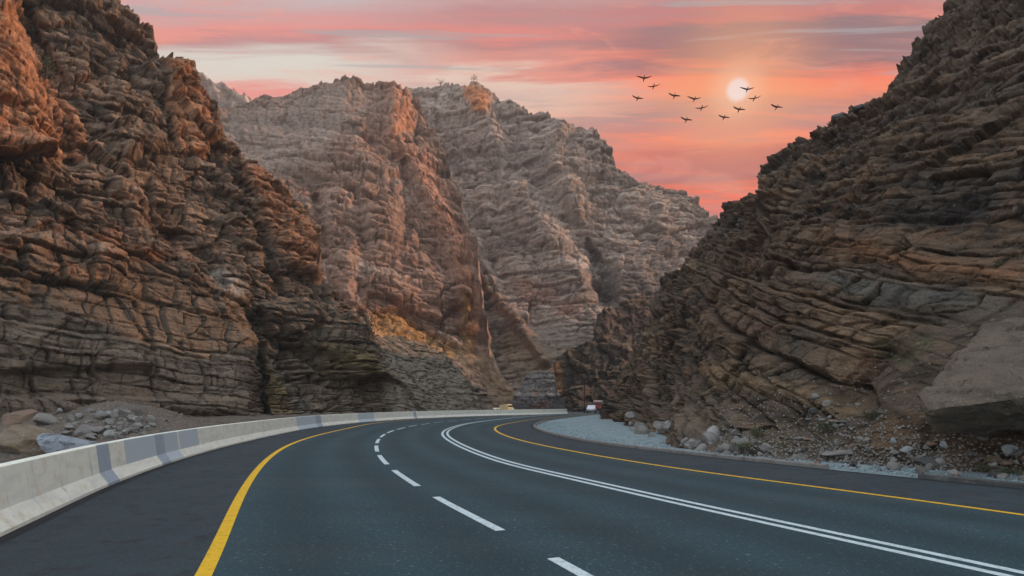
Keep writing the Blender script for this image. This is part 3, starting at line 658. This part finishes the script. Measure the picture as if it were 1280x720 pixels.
# grey cut block ------------------------------------------------------------
def K_depth(px, py, m, e): return 150/(1-.35*np.maximum(e, -.05))
hill('rock_cutting', [(636, 514), (643, 494), (651, 482), (658, 468), (664, 464), (690, 463), (694, 470), (697, 490), (704, 498), (708, 514)], (636, 708), K_depth, (-.1, -.98, .1),
     rock_disp(.5, (0, .1, 1), (1, .2, 0), 190, big=.1, gul=.2, T=3.2, fc=.35), far_col(191, [(0, (.19, .19, .20)), (.5, (.26, .26, .265)), (1, (.33, .32, .31))],
     [('low', (.13, .13, .145), .85), ('rust', (.22, .10, .06), .6)]), rock_mat('cut_rock', .9), 90, .9, back=(8, 10), jag=.4, jseed=64,
     feats=[('poly', [(630, 493), (712, 493), (712, 520), (630, 520)], 2, 1.5, 'low'), ('line', [(668, 508), (684, 506)], 4, 0, 'rust'), ('line', [(665, 490), (672, 491)], 3, 0, 'rust')],
     label='dark grey stepped rock cutting beyond the barrier at the far bend', cat='rock cutting')
#@@OBJECTS@@
# ------------------------------------------------------------------ stones
import bmesh
rng = random.Random(11); nrg = np.random.RandomState(7)
def stone_mesh(name, seed, sub, flat, m, cuts=9, rough=.06, scale=(1, 1, 1)):
    bm = bmesh.new(); bmesh.ops.create_icosphere(bm, subdivisions=sub, radius=1)
    P = np.array([v.co[:] for v in bm.verts]); r = np.random.RandomState(seed)
    for _ in range(cuts):
        n = r.normal(size=3); n /= np.linalg.norm(n); d = r.uniform(.38, .78)
        k = P@n-d; P = P-np.where(k > 0, k, 0)[:, None]*n*.98
    q = (P[:, 0], P[:, 1], P[:, 2])
    P = P*(1+fbm(tuple(a*1.0+seed for a in q), .8, 4, seed)*rough*3)[:, None]
    P = P*np.array([1, r.uniform(.7, .95), flat])*np.array(scale)
    for v, c_ in zip(bm.verts, P): v.co = c_
    me = bpy.data.meshes.new(name); bm.to_mesh(me); bm.free(); me.materials.append(m); return me
def put(me, name, loc, r, rot=None, label=None, cat='boulder', group=None, sc=(1, 1, 1)):
    o = bpy.data.objects.new(name, me); COL.objects.link(o); o.location = loc; o.scale = (r*sc[0], r*sc[1], r*sc[2])
    o.rotation_euler = rot if rot is not None else (rng.uniform(-.35, .35), rng.uniform(-.35, .35), rng.uniform(0, 6.28))
    tag(o, label, cat, group); return o
# rubble bank between the barrier and the left cliff
def bank_h(x, y):
    x = np.asarray(x, float); y = np.asarray(y, float)
    h = -.55+1.15*ss(y*.63-x*.77, 34, 58)+2.3*np.exp(-((x+22.5)/4.5)**2-((y-35)/4.5)**2)+.5*np.exp(-((x+30)/5)**2-((y-31)/6)**2)
    p = (x, y, np.zeros_like(x)); return h+fbm(p, 3.0, 4, 5)*.45
gx, gy = np.meshgrid(np.arange(-75, -8, .35), np.arange(2, 75, .35)); msk = (-.77*gx+.63*gy)
hz = bank_h(gx, gy)-ss(gx*.77-gy*.20+21.3, -.0, 3)*0
# keep it behind the barrier
bb = resample(BB, 160); dist = np.min(np.hypot(gx[..., None]-bb[:, 0], gy[..., None]-bb[:, 1]), -1)
left = np.interp(gy, bb[20:110, 1], bb[20:110, 0]); hz = np.where(gx > left-1.0, -1.2, hz-.0)-np.where(dist < 2.2, .6*(2.2-dist), 0)
vs = np.stack([gx, gy, hz], -1).reshape(-1, 3); idx = np.arange(gx.size).reshape(gx.shape)
fs = np.stack([idx[:-1, :-1], idx[:-1, 1:], idx[1:, 1:], idx[1:, :-1]], -1).reshape(-1, 4)
bk = mesh_obj('rubble_bank', vs.tolist(), fs.tolist(), M['ground']); tag(bk, 'dirt bank strewn with rubble between the barrier and the left cliff', 'bank', kind='structure')
def on_bank(px, py):
    for D in np.arange(12, 70, .1):
        p = at(px, py, D)
        if p[2] <= float(bank_h(p[0], p[1])): return p
    return at(px, py, 45)
big_l = stone_mesh('boulder', 3, 4, .62, M['stone_brown'], 8)
tan_l = stone_mesh('boulder', 6, 4, .60, M['stone_tan'], 9)
grey_l = stone_mesh('boulder', 9, 4, .5, M['stone_grey'], 9)
str_l = stone_mesh('boulder', 12, 4, .55, M['stone_striped'], 7)
wht_l = stone_mesh('boulder', 15, 4, .75, M['stone_white'], 5, .03)
drk_l = stone_mesh('boulder', 18, 4, .6, M['stone_dark'], 10)
p = at(24, 524, 33); put(big_l, 'boulder', p, 1.15, (0, .1, .3), 'reddish brown boulder at the left edge above the tan boulder', sc=(1.1, 1, 1))
p = at(26, 551, 27); put(tan_l, 'boulder', p, 1.35, (.1, .12, .2), 'large tan and ochre boulder behind the barrier at the left edge', sc=(1.1, 1, 1))
p = at(62, 528, 32); put(grey_l, 'boulder', p, .75, (0, .5, .8), 'grey brown boulder leaning between the red boulder and the rubble', sc=(1, 1, 1.3))
p = at(96, 560, 26); put(str_l, 'boulder', p, 1.35, (.25, .22, .1), 'white boulder with dark stripes just behind the barrier', sc=(1.25, 1, .9))
p = at(115, 517, 36); put(grey_l, 'boulder', p, 1.0, (0, -.05, .0), 'flat grey slab lying on top of the rubble heap', sc=(1, 1, .55))
p = at(97, 526, 35); put(wht_l, 'boulder', p, .55, (0, .1, .0), 'small pale rounded stone under the flat grey slab', sc=(1.1, 1, .75))
sm = [stone_mesh('rubble_stone', 30+k, 3, (.6, .75, .5, .8)[k % 4], M[('stone_grey', 'stone_grey', 'stone_brown', 'stone_grey', 'stone_dark', 'stone_pale')[k % 6]], 8) for k in range(12)]
greys = [q for q in sm if q.materials[0] in (M['stone_grey'], M['stone_pale'], M['stone_tan'])]
gL = 'rubble behind the left barrier'
for k in range(150):
    px = rng.gauss(145, 30); py = 534+rng.uniform(-20, 14)+max(0, (px-150))*.12
    if not 60 < px < 215: continue
    p = on_bank(px, py); r = .09+.26*rng.random()**3
    put(rng.choice(greys), 'rubble_stone', p+np.array([0, 0, r*.2]), r, None, 'small grey stone in the rubble heap behind the left barrier', 'stone', gL)
for (px, py, r) in ((88, 537, .42), (104, 540, .5), (124, 541, .42), (84, 545, .3), (112, 549, .36)):
    p = on_bank(px, py); put(greys[(px) % len(greys)], 'rubble_stone', p+np.array([0, 0, .1]), r, None, 'small grey stone in the rubble heap behind the left barrier', 'stone', gL)

# right side: big slab, boulders, rubble
def on_E(px, py):
    if HZ+ (CH+.0)/9*F < py: return gp(px, py)
    v = on_hill('E', px, py); g_ = gp(px, py) if py > HZ+6 else None
    if g_ is not None and g_[1] < v[1]: return g_
    return v
top = [(1150, 496, 15.2), (1178, 466, 17.0), (1212, 430, 18.6), (1242, 404, 19.6), (1300, 384, 20.0), (1420, 392, 18.5), (1470, 470, 15.0), (1320, 492, 14.2), (1262, 500, 14.0), (1206, 507, 14.2), (1164, 512, 14.7)]
bot = [(1156, 520, 15.3), (1172, 540, 15.9), (1225, 543, 16.2), (1300, 540, 16.4), (1420, 548, 16.4), (1460, 520, 16.4), (1240, 470, 20.5), (1330, 440, 21.5), (1430, 440, 20)]
bm = bmesh.new()
for q in top+bot: bm.verts.new(at(*q))
r_ = bmesh.ops.convex_hull(bm, input=bm.verts[:]); bmesh.ops.delete(bm, geom=[g_ for g_ in r_['geom_interior'] if isinstance(g_, bmesh.types.BMVert)], context='VERTS')
bmesh.ops.triangulate(bm, faces=bm.faces[:])
for _ in range(6):
    long_ = [e_ for e_ in bm.edges if e_.calc_length() > .16]
    if not long_: break
    bmesh.ops.subdivide_edges(bm, edges=long_, cuts=1, use_grid_fill=False); bmesh.ops.triangulate(bm, faces=bm.faces[:])
bmesh.ops.smooth_vert(bm, verts=bm.verts[:], factor=.5, use_axis_x=True, use_axis_y=True, use_axis_z=True)
bm.normal_update(); P = np.array([v.co[:] for v in bm.verts]); Nn = np.array([v.normal[:] for v in bm.verts])
dsp = fbm((P[:, 0], P[:, 1], P[:, 2]), 1.3, 5, 77)*.30+fbm((P[:, 0], P[:, 1]*1, P[:, 2]*4), .9, 3, 78)*.14+facets(P[:, 0]+.4*P[:, 1], P[:, 2]*1.4+.5*P[:, 1], .9, .6, 79)[0]*.15
for v, c_, n_, d_ in zip(bm.verts, P, Nn, dsp): v.co = c_+n_*d_
me = bpy.data.meshes.new('fallen_slab'); bm.to_mesh(me); bm.free()
me.materials.append(mat('slab_rock', (.23, .18, .135), .92, [(1.2, (.14, .115, .09), .42, .65), (9, (.27, .235, .19), .56, .72), (26, (.07, .06, .05), .55, .68)], [('n', 2.5, .9, .25), ('n', 14, 1.0, .10)], spec=.2))
sb_ = bpy.data.objects.new('fallen_slab', me); COL.objects.link(sb_); tag(sb_, 'huge smooth topped grey slab of fallen rock with a dark underside', 'boulder')
for (px, py, r, me_, lab, sc_) in ((1261, 564, .24, wht_l, 'smooth white boulder at the right edge below the huge slab', (1.1, 1, 1)),
        (1166, 577, .42, drk_l, 'dark angular boulder beside the kerb below the huge slab', (1.25, 1, .8)),
        (1118, 552, .17, wht_l, 'upper left pale stone of the white cluster left of the dark boulder', (1, 1, 1)),
        (1134, 562, .17, wht_l, 'lower right pale stone of the white cluster left of the dark boulder', (1.2, 1, .9)),
        (1119, 565, .17, grey_l, 'lower left grey stone of the white cluster left of the dark boulder', (1.1, 1, 1.2)),
        (1181, 557, .15, wht_l, 'small upright pale stone under the front edge of the huge slab', (.8, .8, 1.3)),
        (1228, 548, .18, grey_l, 'grey stone tucked under the huge slab near the white boulder', (1, 1, 1.4)),
        (1052, 528, .25, grey_l, 'pale flat stone beside the green tuft on the right slope', (1.3, 1, .7)),
        (1242, 574, .26, tan_l, 'buff stone just left of the white boulder at the right edge', (1.3, 1, .9)),
        (1048, 567, .40, grey_l, 'flat grey stone at the foot of the right rubble slope', (1.5, 1, .7))):
    p = on_E(px, py); put(me_, 'boulder', p, r, (rng.uniform(-.2, .2), rng.uniform(-.2, .2), rng.uniform(0, 6)), lab, sc=sc_)
gR = 'rubble at the foot of the right cliff'
for k in range(230):
    px = rng.uniform(900, 1285); py = 590-rng.random()**1.5*95+(px-1100)*.06
    py = min(py, np.interp(px, [890, 960, 1000, 1133, 1273], [571, 579, 583, 597, 610])-6)
    if 1150 < px and py < 552: continue
    if px < 1000 and py < 545: continue
    p = on_E(px, py); r = (.045+.20*rng.random()**3)
    put(rng.choice(sm), 'rubble_stone', p+np.array([0, 0, r*.15]), r, None, 'small angular stone in the rubble below the right cliff', 'stone', gR)
for k in range(46):                                      # coarser blocks round the nose of the cliff
    px = rng.uniform(785, 965); b0 = np.interp(px, [765, 780, 800, 832, 860, 960], [525, 537, 547, 554, 562, 572]); py = min(b0, np.interp(px, [666, 690, 740, 815, 890, 960], [534, 543, 553, 563, 571, 579])-7)-3-rng.random()**1.4*24
    p = on_E(px, py); r = (.12+.45*rng.random()**2.2)*p[1]/30
    put(rng.choice(greys), 'fallen_rock', p, r, None, 'rough grey rock piled at the nose of the right cliff', 'rock', 'rocks piled at the nose of the right cliff')
def pebbles(name, pts, r0, r1, m, label):
    n = len(pts); r = nrg.uniform(r0, r1, n)*nrg.uniform(.5, 1, n)
    base = np.array([(1, 0, -.3), (.2, .9, -.3), (-.9, .4, -.3), (-.5, -.8, -.3), (.5, -.7, -.2), (.3, .1, .75), (-.3, -.1, .6)]); ft = [(0, 1, 5), (1, 2, 6), (1, 6, 5), (2, 3, 6), (3, 4, 6), (4, 5, 6), (4, 0, 5)]
    a = nrg.uniform(0, 6.28, n); ca, sa = np.cos(a), np.sin(a)
    J = base[None]*(1+nrg.uniform(-.3, .3, (n, 7, 3)))*r[:, None, None]
    V = np.stack([J[..., 0]*ca[:, None]-J[..., 1]*sa[:, None], J[..., 0]*sa[:, None]+J[..., 1]*ca[:, None], J[..., 2]], -1)+np.array(pts)[:, None]
    Fs = (np.array(ft)[None]+np.arange(n)[:, None, None]*7).reshape(-1, 3)
    o = mesh_obj(name, V.reshape(-1, 3).tolist(), Fs.tolist(), m); tag(o, label, 'gravel', kind='stuff'); return o
pts = []
V_, hx_, hy_, R_, C_ = HILLS['E']
cand = np.where((hx_ > 900) & (hx_ < 1330) & (hy_ > 440) & (V_[:, 1] < 32) & (V_[:, 2] < 3.5))[0]; wt = np.exp(-(np.interp(hx_[cand], [900, 1000, 1273], [572, 578, 600])-hy_[cand])/32.); cand = nrg.choice(cand, 5200, p=wt/wt.sum())
pts = V_[cand].astype(float)+nrg.normal(0, .03, (len(cand), 3)); 
pebbles('loose_gravel', pts, .015, .075, M['stone_grey'], 'grey gravel and small stones covering the slope below the right cliff')
pts = []
while len(pts) < 5200:
    i = nrg.randint(0, len(GE)); q = offset(GE, .5)[i] if not pts else None
    g_ = GEo[i] if 'GEo' in globals() else None
    if g_ is None: GEo = offset(GE, .0); GT = offset(GE, 1.0)-GEo; g_ = GEo[i]
    if not (2 < g_[1] < 60): continue
    d_ = .3+abs(nrg.normal(0, 1.6)); pts.append((*(g_+GT[i]*d_+nrg.normal(0, .12, 2)), .0))
pebbles('loose_gravel', pts, .015, .07, M['gravel'], 'pale blue grey gravel spilled along the right roadside')
pts = []
while len(pts) < 5200:
    x_, y_ = nrg.uniform(-40, -10), nrg.uniform(12, 52)
    if x_ < np.interp(y_, bb[20:110, 1], bb[20:110, 0])-1.4: pts.append((x_, y_, float(bank_h(x_, y_))))
pebbles('loose_gravel', pts, .03, .16, M['stone_tan'], 'buff gravel scattered on the bank behind the left barrier')
# balanced boulders on the skyline of the right cliff
for px, py, r, lab in ((1048, 143, 11, 'round dark boulder balanced on the skyline of the right cliff'), (1073, 134, 9, 'lower dark boulder on the skyline right of the balanced one')):
    V_, hx_, hy_, R_, C_ = HILLS['E']; k = max((np.where(np.abs(hx_[:R_*C_]-q) < 1.5)[0] for q in range(px-7, px+8, 2)), key=lambda w_: hy_[w_].min()); k = k[np.argmin(hy_[k])]
    D = V_[k, 1]; p = at(px, py, D); put(drk_l, 'boulder', (p[0], p[1], V_[k, 2]+r/F*D*.25), r/F*D, (.1, .2, .4), lab, sc=(1.1, 1, 1.3))

# ------------------------------------------------------------------ shrubs and trees
def plant(name, loc, w_, h_, n, leaf, label, cat, seed, trunk=0, m=None, dens=None):
    r = np.random.RandomState(seed); root = empty(name, loc); tag(root, label, cat)
    mb = MB(); tips = []
    for k in range(7 if trunk == 0 else 5):
        a = r.uniform(0, 6.28); q = Vector((math.cos(a)*w_*.32*r.uniform(.4, 1), math.sin(a)*w_*.32*r.uniform(.4, 1), trunk+(h_-trunk)*r.uniform(.45, .85))); tips.append(q)
        mb.tube((0, 0, trunk*.8 - .05), q, .02*h_+.008, .006, 5)
    if trunk: mb.tube((0, 0, -.1), (0, 0, trunk), .05*h_, .035*h_, 6)
    mb.build('stem' if not trunk else 'trunk', M['bark'], root)
    vs, fs = [], []
    for k in range(n):
        c_ = np.array(tips[r.randint(len(tips))])*r.uniform(.5, 1.1)+r.normal(0, 1, 3)*np.array([w_*.15, w_*.15, (h_-trunk)*.14]); c_[2] = max(c_[2], trunk*.8)
        a, b = r.normal(size=3), r.normal(size=3); a /= np.linalg.norm(a); b -= a*(a@b); b /= np.linalg.norm(b); k0 = len(vs)
        l_ = leaf*r.uniform(.6, 1.3); vs += [c_-a*l_, c_-b*l_*.4, c_+a*l_, c_+b*l_*.4]; fs.append((k0, k0+1, k0+2, k0+3))
    mesh_obj('foliage', vs, fs, m or M['leaf'], root); return root
def hill_named(nm, px, py): return on_hill(nm, px, py)
def shrub(px, py, w_px, h_px, label, seed, m=None, hillname='E', name='shrub', cat='shrub', n=260, D=None, trunk=0):
    p = hill_named(hillname, px, py) if D is None else at(px, py, D); k = p[1]/F
    plant(name, (p[0], p[1]-.1, p[2]), w_px*k, h_px*k, n, w_px*k*.055, label, cat, seed, trunk*k, m)
shrub(1031, 541, 30, 16, 'low green tuft growing in the middle of the right rubble slope', 1)
shrub(1262, 598, 34, 15, 'green grassy tuft below the white boulder by the kerb', 2, M['leaf_dry'])
shrub(1228, 589, 26, 10, 'small dry green tuft between the dark boulder and the right edge', 3, M['leaf_dry'])
shrub(1085, 524, 24, 12, 'dull green bush above the rust coloured dirt on the right slope', 4)
shrub(948, 546, 26, 12, 'yellowish green tuft by the grey blocks at the right cliff foot', 5, M['leaf_dry'])
shrub(925, 562, 30, 9, 'low dry green growth along the gravel below the right cliff', 6, M['leaf_dry'])
shrub(1245, 335, 16, 10, 'small green bush high on the right cliff near the edge', 7)

shrub(461, 424, 22, 36, 'dark green bush at the edge of the left cliff above the scree', 8, None, 'canyon_cliff.A', n=500)
shrub(58, 98, 26, 34, 'dark green bush deep in the gully near the top of the left cliff', 9, None, 'canyon_cliff.A', n=400)
shrub(44, 60, 18, 30, 'dark green shrub high in the gully at the top left', 10, None, 'canyon_cliff.A', n=300)
def skyline(nm, px):
    V, hx, hy, R, C = HILLS[nm]; k = np.where(np.abs(hx[:R*C]-px) < 2.5)[0]; k = k[np.argmin(hy[k])]; return V[k].astype(float)
for px, w_, lab, sd in ((550, 12, 'small lone tree on the flat mountain top left of the orange patch', 21), (593, 13, 'small spreading tree on the flat mountain top above the orange patch', 22)):
    p = skyline('mountain.C', px); k = p[1]/F
    plant('tree', (p[0], p[1], p[2]-.5), w_*k*1.2, 7.5*k, 110, .28, lab, 'tree', sd, 3*k)
for px, py, w_, h_, nm, lab, sd in ((325, 163, 8, 7, 'mountain.B', 'small green bush on the grey shoulder of the reddish mountain', 31), (755, 378, 8, 12, 'mountain.C', 'dark bush at the bottom of the dark gully in the far mountain', 32),
        (680, 430, 6, 6, 'mountain.C', 'tiny dark bush on the pale scree below the far mountain', 33), (506, 275, 7, 10, 'mountain.B', 'dark green shrub in the cleft of the reddish mountain', 34)):
    shrub(px, py, w_, h_, lab, sd, None, nm, n=120)

# ------------------------------------------------------------------ birds
def bird_mesh(name, pose):
    """one continuous body with wings: spine along +y, wings along x"""
    # wing sections: (x, y centre, z, chord)
    if pose == 'V': W_ = [(0, 0, 0, .30), (.12, .0, .05, .26), (.35, .05, .17, .22), (.60, .0, .20, .15), (.78, -.08, .20, .05)]; WL = [(-x, y, z*1.7, c_) for x, y, z, c_ in W_]
    elif pose == 'M': W_ = [(0, 0, 0, .30), (.12, .02, .07, .26), (.30, .06, .13, .24), (.50, .0, .02, .17), (.62, -.08, -.10, .05)]; WL = [(0, 0, 0, .30), (-.12, .02, .12, .26), (-.32, .06, .30, .24), (-.50, .02, .42, .18), (-.58, -.05, .38, .06)]
    else: W_ = [(0, 0, 0, .24), (.12, .0, .05, .20), (.40, .03, .17, .16), (.65, .0, .30, .10), (.82, -.05, .42, .03)]; WL = [(0, 0, 0, .24), (-.12, 0, -.01, .2), (-.35, .03, .0, .16), (-.55, 0, .02, .1), (-.66, -.05, .0, .03)]
    bm = bmesh.new()
    prof = [(-.36, .02, .01, -.02), (-.30, .06, .015, -.02), (-.20, .035, .03, -.01), (-.05, .06, .055, 0), (.12, .055, .055, .0), (.22, .05, .05, .02), (.29, .05, .045, .03), (.35, .03, .03, .03), (.42, .006, .006, .02)]
    rings = []
    for (y, rx, rz, zc) in prof: rings.append([bm.verts.new((rx*math.cos(a), y, zc+rz*math.sin(a))) for a in [2*math.pi*i/8 for i in range(8)]])
    for a, b in zip(rings, rings[1:]):
        for i in range(8): bm.faces.new((a[i], a[(i+1) % 8], b[(i+1) % 8], b[i]))
    bm.faces.new(rings[0][::-1]); bm.faces.new(rings[-1])
    for Ws in (W_, WL):
        pr = None
        for (x, y, z, ch) in Ws:
            ch = ch*.80
            q = [bm.verts.new((x, y+ch*.5, z)), bm.verts.new((x, y+ch*.15, z+.03*ch/.3)), bm.verts.new((x, y-ch*.5, z-.01)), bm.verts.new((x, y+ch*.1, z-.03*ch/.3))]
            if pr:
                for i in range(4): bm.faces.new((pr[i], pr[(i+1) % 4], q[(i+1) % 4], q[i]))
            pr = q
        bm.faces.new(pr)
    me = bpy.data.meshes.new(name); bm.to_mesh(me); bm.free(); me.materials.append(M['feather']); return me
BM_ = {k: bird_mesh('bird', k) for k in 'VMG'}
birds = [(805, 97, 'V', 'bird at the top left of the flock with wings raised in a wide V'), (817, 107, 'G', 'banking bird gliding just below the topmost left bird'), (797, 122, 'M', 'leftmost bird of the flock with arched wings'),
         (843, 119, 'M', 'arched wing bird between the leftmost bird and the wide winged one'), (868, 123, 'V', 'wide winged bird in the middle of the flock left of the sun'), (877, 134, 'G', 'banking bird gliding below the middle of the flock'),
         (858, 149, 'M', 'lowest bird of the flock with arched wings'), (905, 146, 'M', 'arched wing bird straight below the sun disc'), (924, 136, 'M', 'arched wing bird just under the right side of the sun disc'),
         (934, 111, 'V', 'wide winged bird crossing the right edge of the sun disc'), (943, 122, 'G', 'banking bird gliding at the lower right of the sun disc'), (971, 133, 'M', 'rightmost bird of the flock with arched wings')]
for i, (px, py, k, lab) in enumerate(birds):
    D = 62+(i*7 % 5)*1.5; o = bpy.data.objects.new('bird', BM_[k]); COL.objects.link(o); o.location = at(px, py+1, D)
    o.scale = (1.0, 1.0, 1.0); o.rotation_euler = (math.radians(-24), 0, math.radians((i*13 % 9)-4)); tag(o, lab, 'bird', 'birds flying near the sun')

# ------------------------------------------------------------------ vehicles and gantry at the far end
def wheel(parent, x, y, r=.33, w_=.22):
    mb = MB(); mb.tube((x-w_/2, y, r), (x+w_/2, y, r), r, r, 18); wh = mb.build('wheel', M['rubber'], parent)
    mb = MB(); mb.tube((x-w_/2-.01, y, r), (x+w_/2+.01, y, r), r*.58, r*.58, 12); mb.build('rim', M['grey_metal'], wh)
def prism(prof, wd, taper_from=None):
    """side outline (y, z) swept across x; upper points drawn in for the cabin"""
    mb = MB(); n = len(prof)
    def hw(z): return wd/2*(1 if taper_from is None or z < taper_from else 1-.16*(z-taper_from)/.6)
    vs = [(-hw(z), y, z) for y, z in prof]+[(hw(z), y, z) for y, z in prof]
    mb.add(vs, [(i, (i+1) % n, n+(i+1) % n, n+i) for i in range(n)]+[tuple(range(n))[::-1], tuple(range(n, 2*n))]); return mb
def car(loc, rz, paint, label):
    root = empty('car', loc, rz); tag(root, label, 'car')
    pr = [(-2.1, .35), (-2.15, .75), (-2.0, .95), (-1.15, 1.02), (-.45, 1.50), (.2, 1.58), (1.3, 1.55), (2.0, 1.05), (2.15, .95), (2.15, .35)]
    b = prism(pr, 1.75, .95).build('body', M[paint], root)
    bv = b.modifiers.new('bevel', 'BEVEL'); bv.width = .05; bv.segments = 2
    prism([(-1.08, 1.05), (-.48, 1.46), (-.44, 1.46), (-1.0, 1.04)], 1.46).build('windscreen', M['glass'], root)
    prism([(1.42, 1.46), (1.92, 1.08), (1.97, 1.09), (1.45, 1.50)], 1.46).build('rear_window', M['glass'], root)
    for sx in (-1, 1):
        mb = MB(); mb.add([(sx*.885, -.95, 1.05), (sx*.80, -.4, 1.42), (sx*.80, 1.2, 1.44), (sx*.885, 1.7, 1.06), (sx*.86, -.95, 1.05), (sx*.76, -.4, 1.42), (sx*.76, 1.2, 1.44), (sx*.86, 1.7, 1.06)],
            [(0, 1, 2, 3), (7, 6, 5, 4), (0, 4, 5, 1), (1, 5, 6, 2), (2, 6, 7, 3), (3, 7, 4, 0)]); mb.build('side_window', M['glass'], root)
        mb = MB(); mb.box(sx*.62, -2.13, .72, .36, .1, .16); mb.build('headlight', M['lamp'] if paint == 'none' else M['pale_metal'], root)
        mb = MB(); mb.box(sx*.68, 2.14, .85, .26, .06, .2); mb.build('tail_light', M['tail'], root)
        for y in (-1.3, 1.3): wheel(root, sx*.78, y)
    mb = MB(); mb.box(0, -2.14, .42, 1.6, .12, .18); mb.box(0, 2.14, .42, 1.6, .12, .18); mb.build('bumper', M['rubber'], root)
    return root
p = at(739.5, 516.6, 122); car((p[0], p[1], 0), math.radians(-12), 'car_white', 'small white car coming round the far bend beside the cliff')
def lorry(loc, rz, label, cab, cargo, h_, lit=False, name='lorry', ln=4.6):
    root = empty(name, loc, rz); tag(root, label, name)
    mb = prism([(-2.6, .55), (-2.65, 1.5), (-2.45, 2.35), (-1.1, 2.4), (-1.1, .55)], 2.1); o = mb.build('cab', M[cab], root); bv = o.modifiers.new('bevel', 'BEVEL'); bv.width = .08; bv.segments = 2
    mb = MB(); mb.box(0, -2.60, 1.85, 1.8, .1, .6); mb.build('windscreen', M['glass'], root)
    mb = MB(); mb.box(0, -1.0+ln/2, .68, 1.0, ln+1.6, .2); mb.build('chassis', M['steel'], root)
    mb = MB(); mb.box(0, -.95+ln/2, .8+(h_-.8)/2, 2.15, ln, h_-.8); o = mb.build('cargo_box', M[cargo], root); bv = o.modifiers.new('bevel', 'BEVEL'); bv.width = .05
    for sx in (-1, 1):
        mb = MB(); mb.box(sx*.8, -2.68, .85, .34, .08, .24); mb.build('headlight', M['lamp'] if lit else M['pale_metal'], root)
        for y in (-1.9, 1.6, 2.7): wheel(root, sx*.88, y, .45, .28)
    mb = MB(); mb.box(0, -2.66, .55, 2.05, .16, .22); mb.build('bumper', M['steel'], root)
    return root
p = at(747.5, 513, 152); lorry((p[0], p[1], 0), math.radians(-12), 'small red lorry with a pale top following behind the white car', 'car_red', 'pale_metal', 2.75)
p = at(629, 511.6, 134); lorry((p[0], p[1], 0), math.radians(52), 'pale yellow van at the far bend in front of the distant white barrier', 'car_yellow', 'car_yellow', 2.2, name='van', ln=1.5).scale = (.78, .78, .72)
def gantry():
    a, b = at(730.5, 515, 122), at(774, 515, 126); root = empty('road_gantry', (a[0], a[1], 0)); tag(root, 'thin dark steel gantry over the road at the far bend', 'gantry')
    d = Vector(b-a); d.z = 0; H_ = 7.1
    mb = MB(); mb.tube((0, 0, 0), (0, 0, H_), .13, .11, 8); mb.box(0, 0, .1, .5, .5, .2); mb.build('post', M['steel'], root)
    mb = MB(); mb.tube(d, d+Vector((0, 0, H_)), .13, .11, 8); mb.box(d.x, d.y, .1, .5, .5, .2); mb.build('post', M['steel'], root)
    mb = MB(); mb.tube((-d.x*.6, -d.y*.6, H_), d+Vector((0, 0, H_)), .09, .09, 8); mb.build('beam', M['steel'], root)
    mb = MB(); mb.tube((0, 0, 4.6), d+Vector((0, 0, 4.55)), .05, .05, 6); mb.build('crossbar', M['steel'], root)
gantry()

haze()
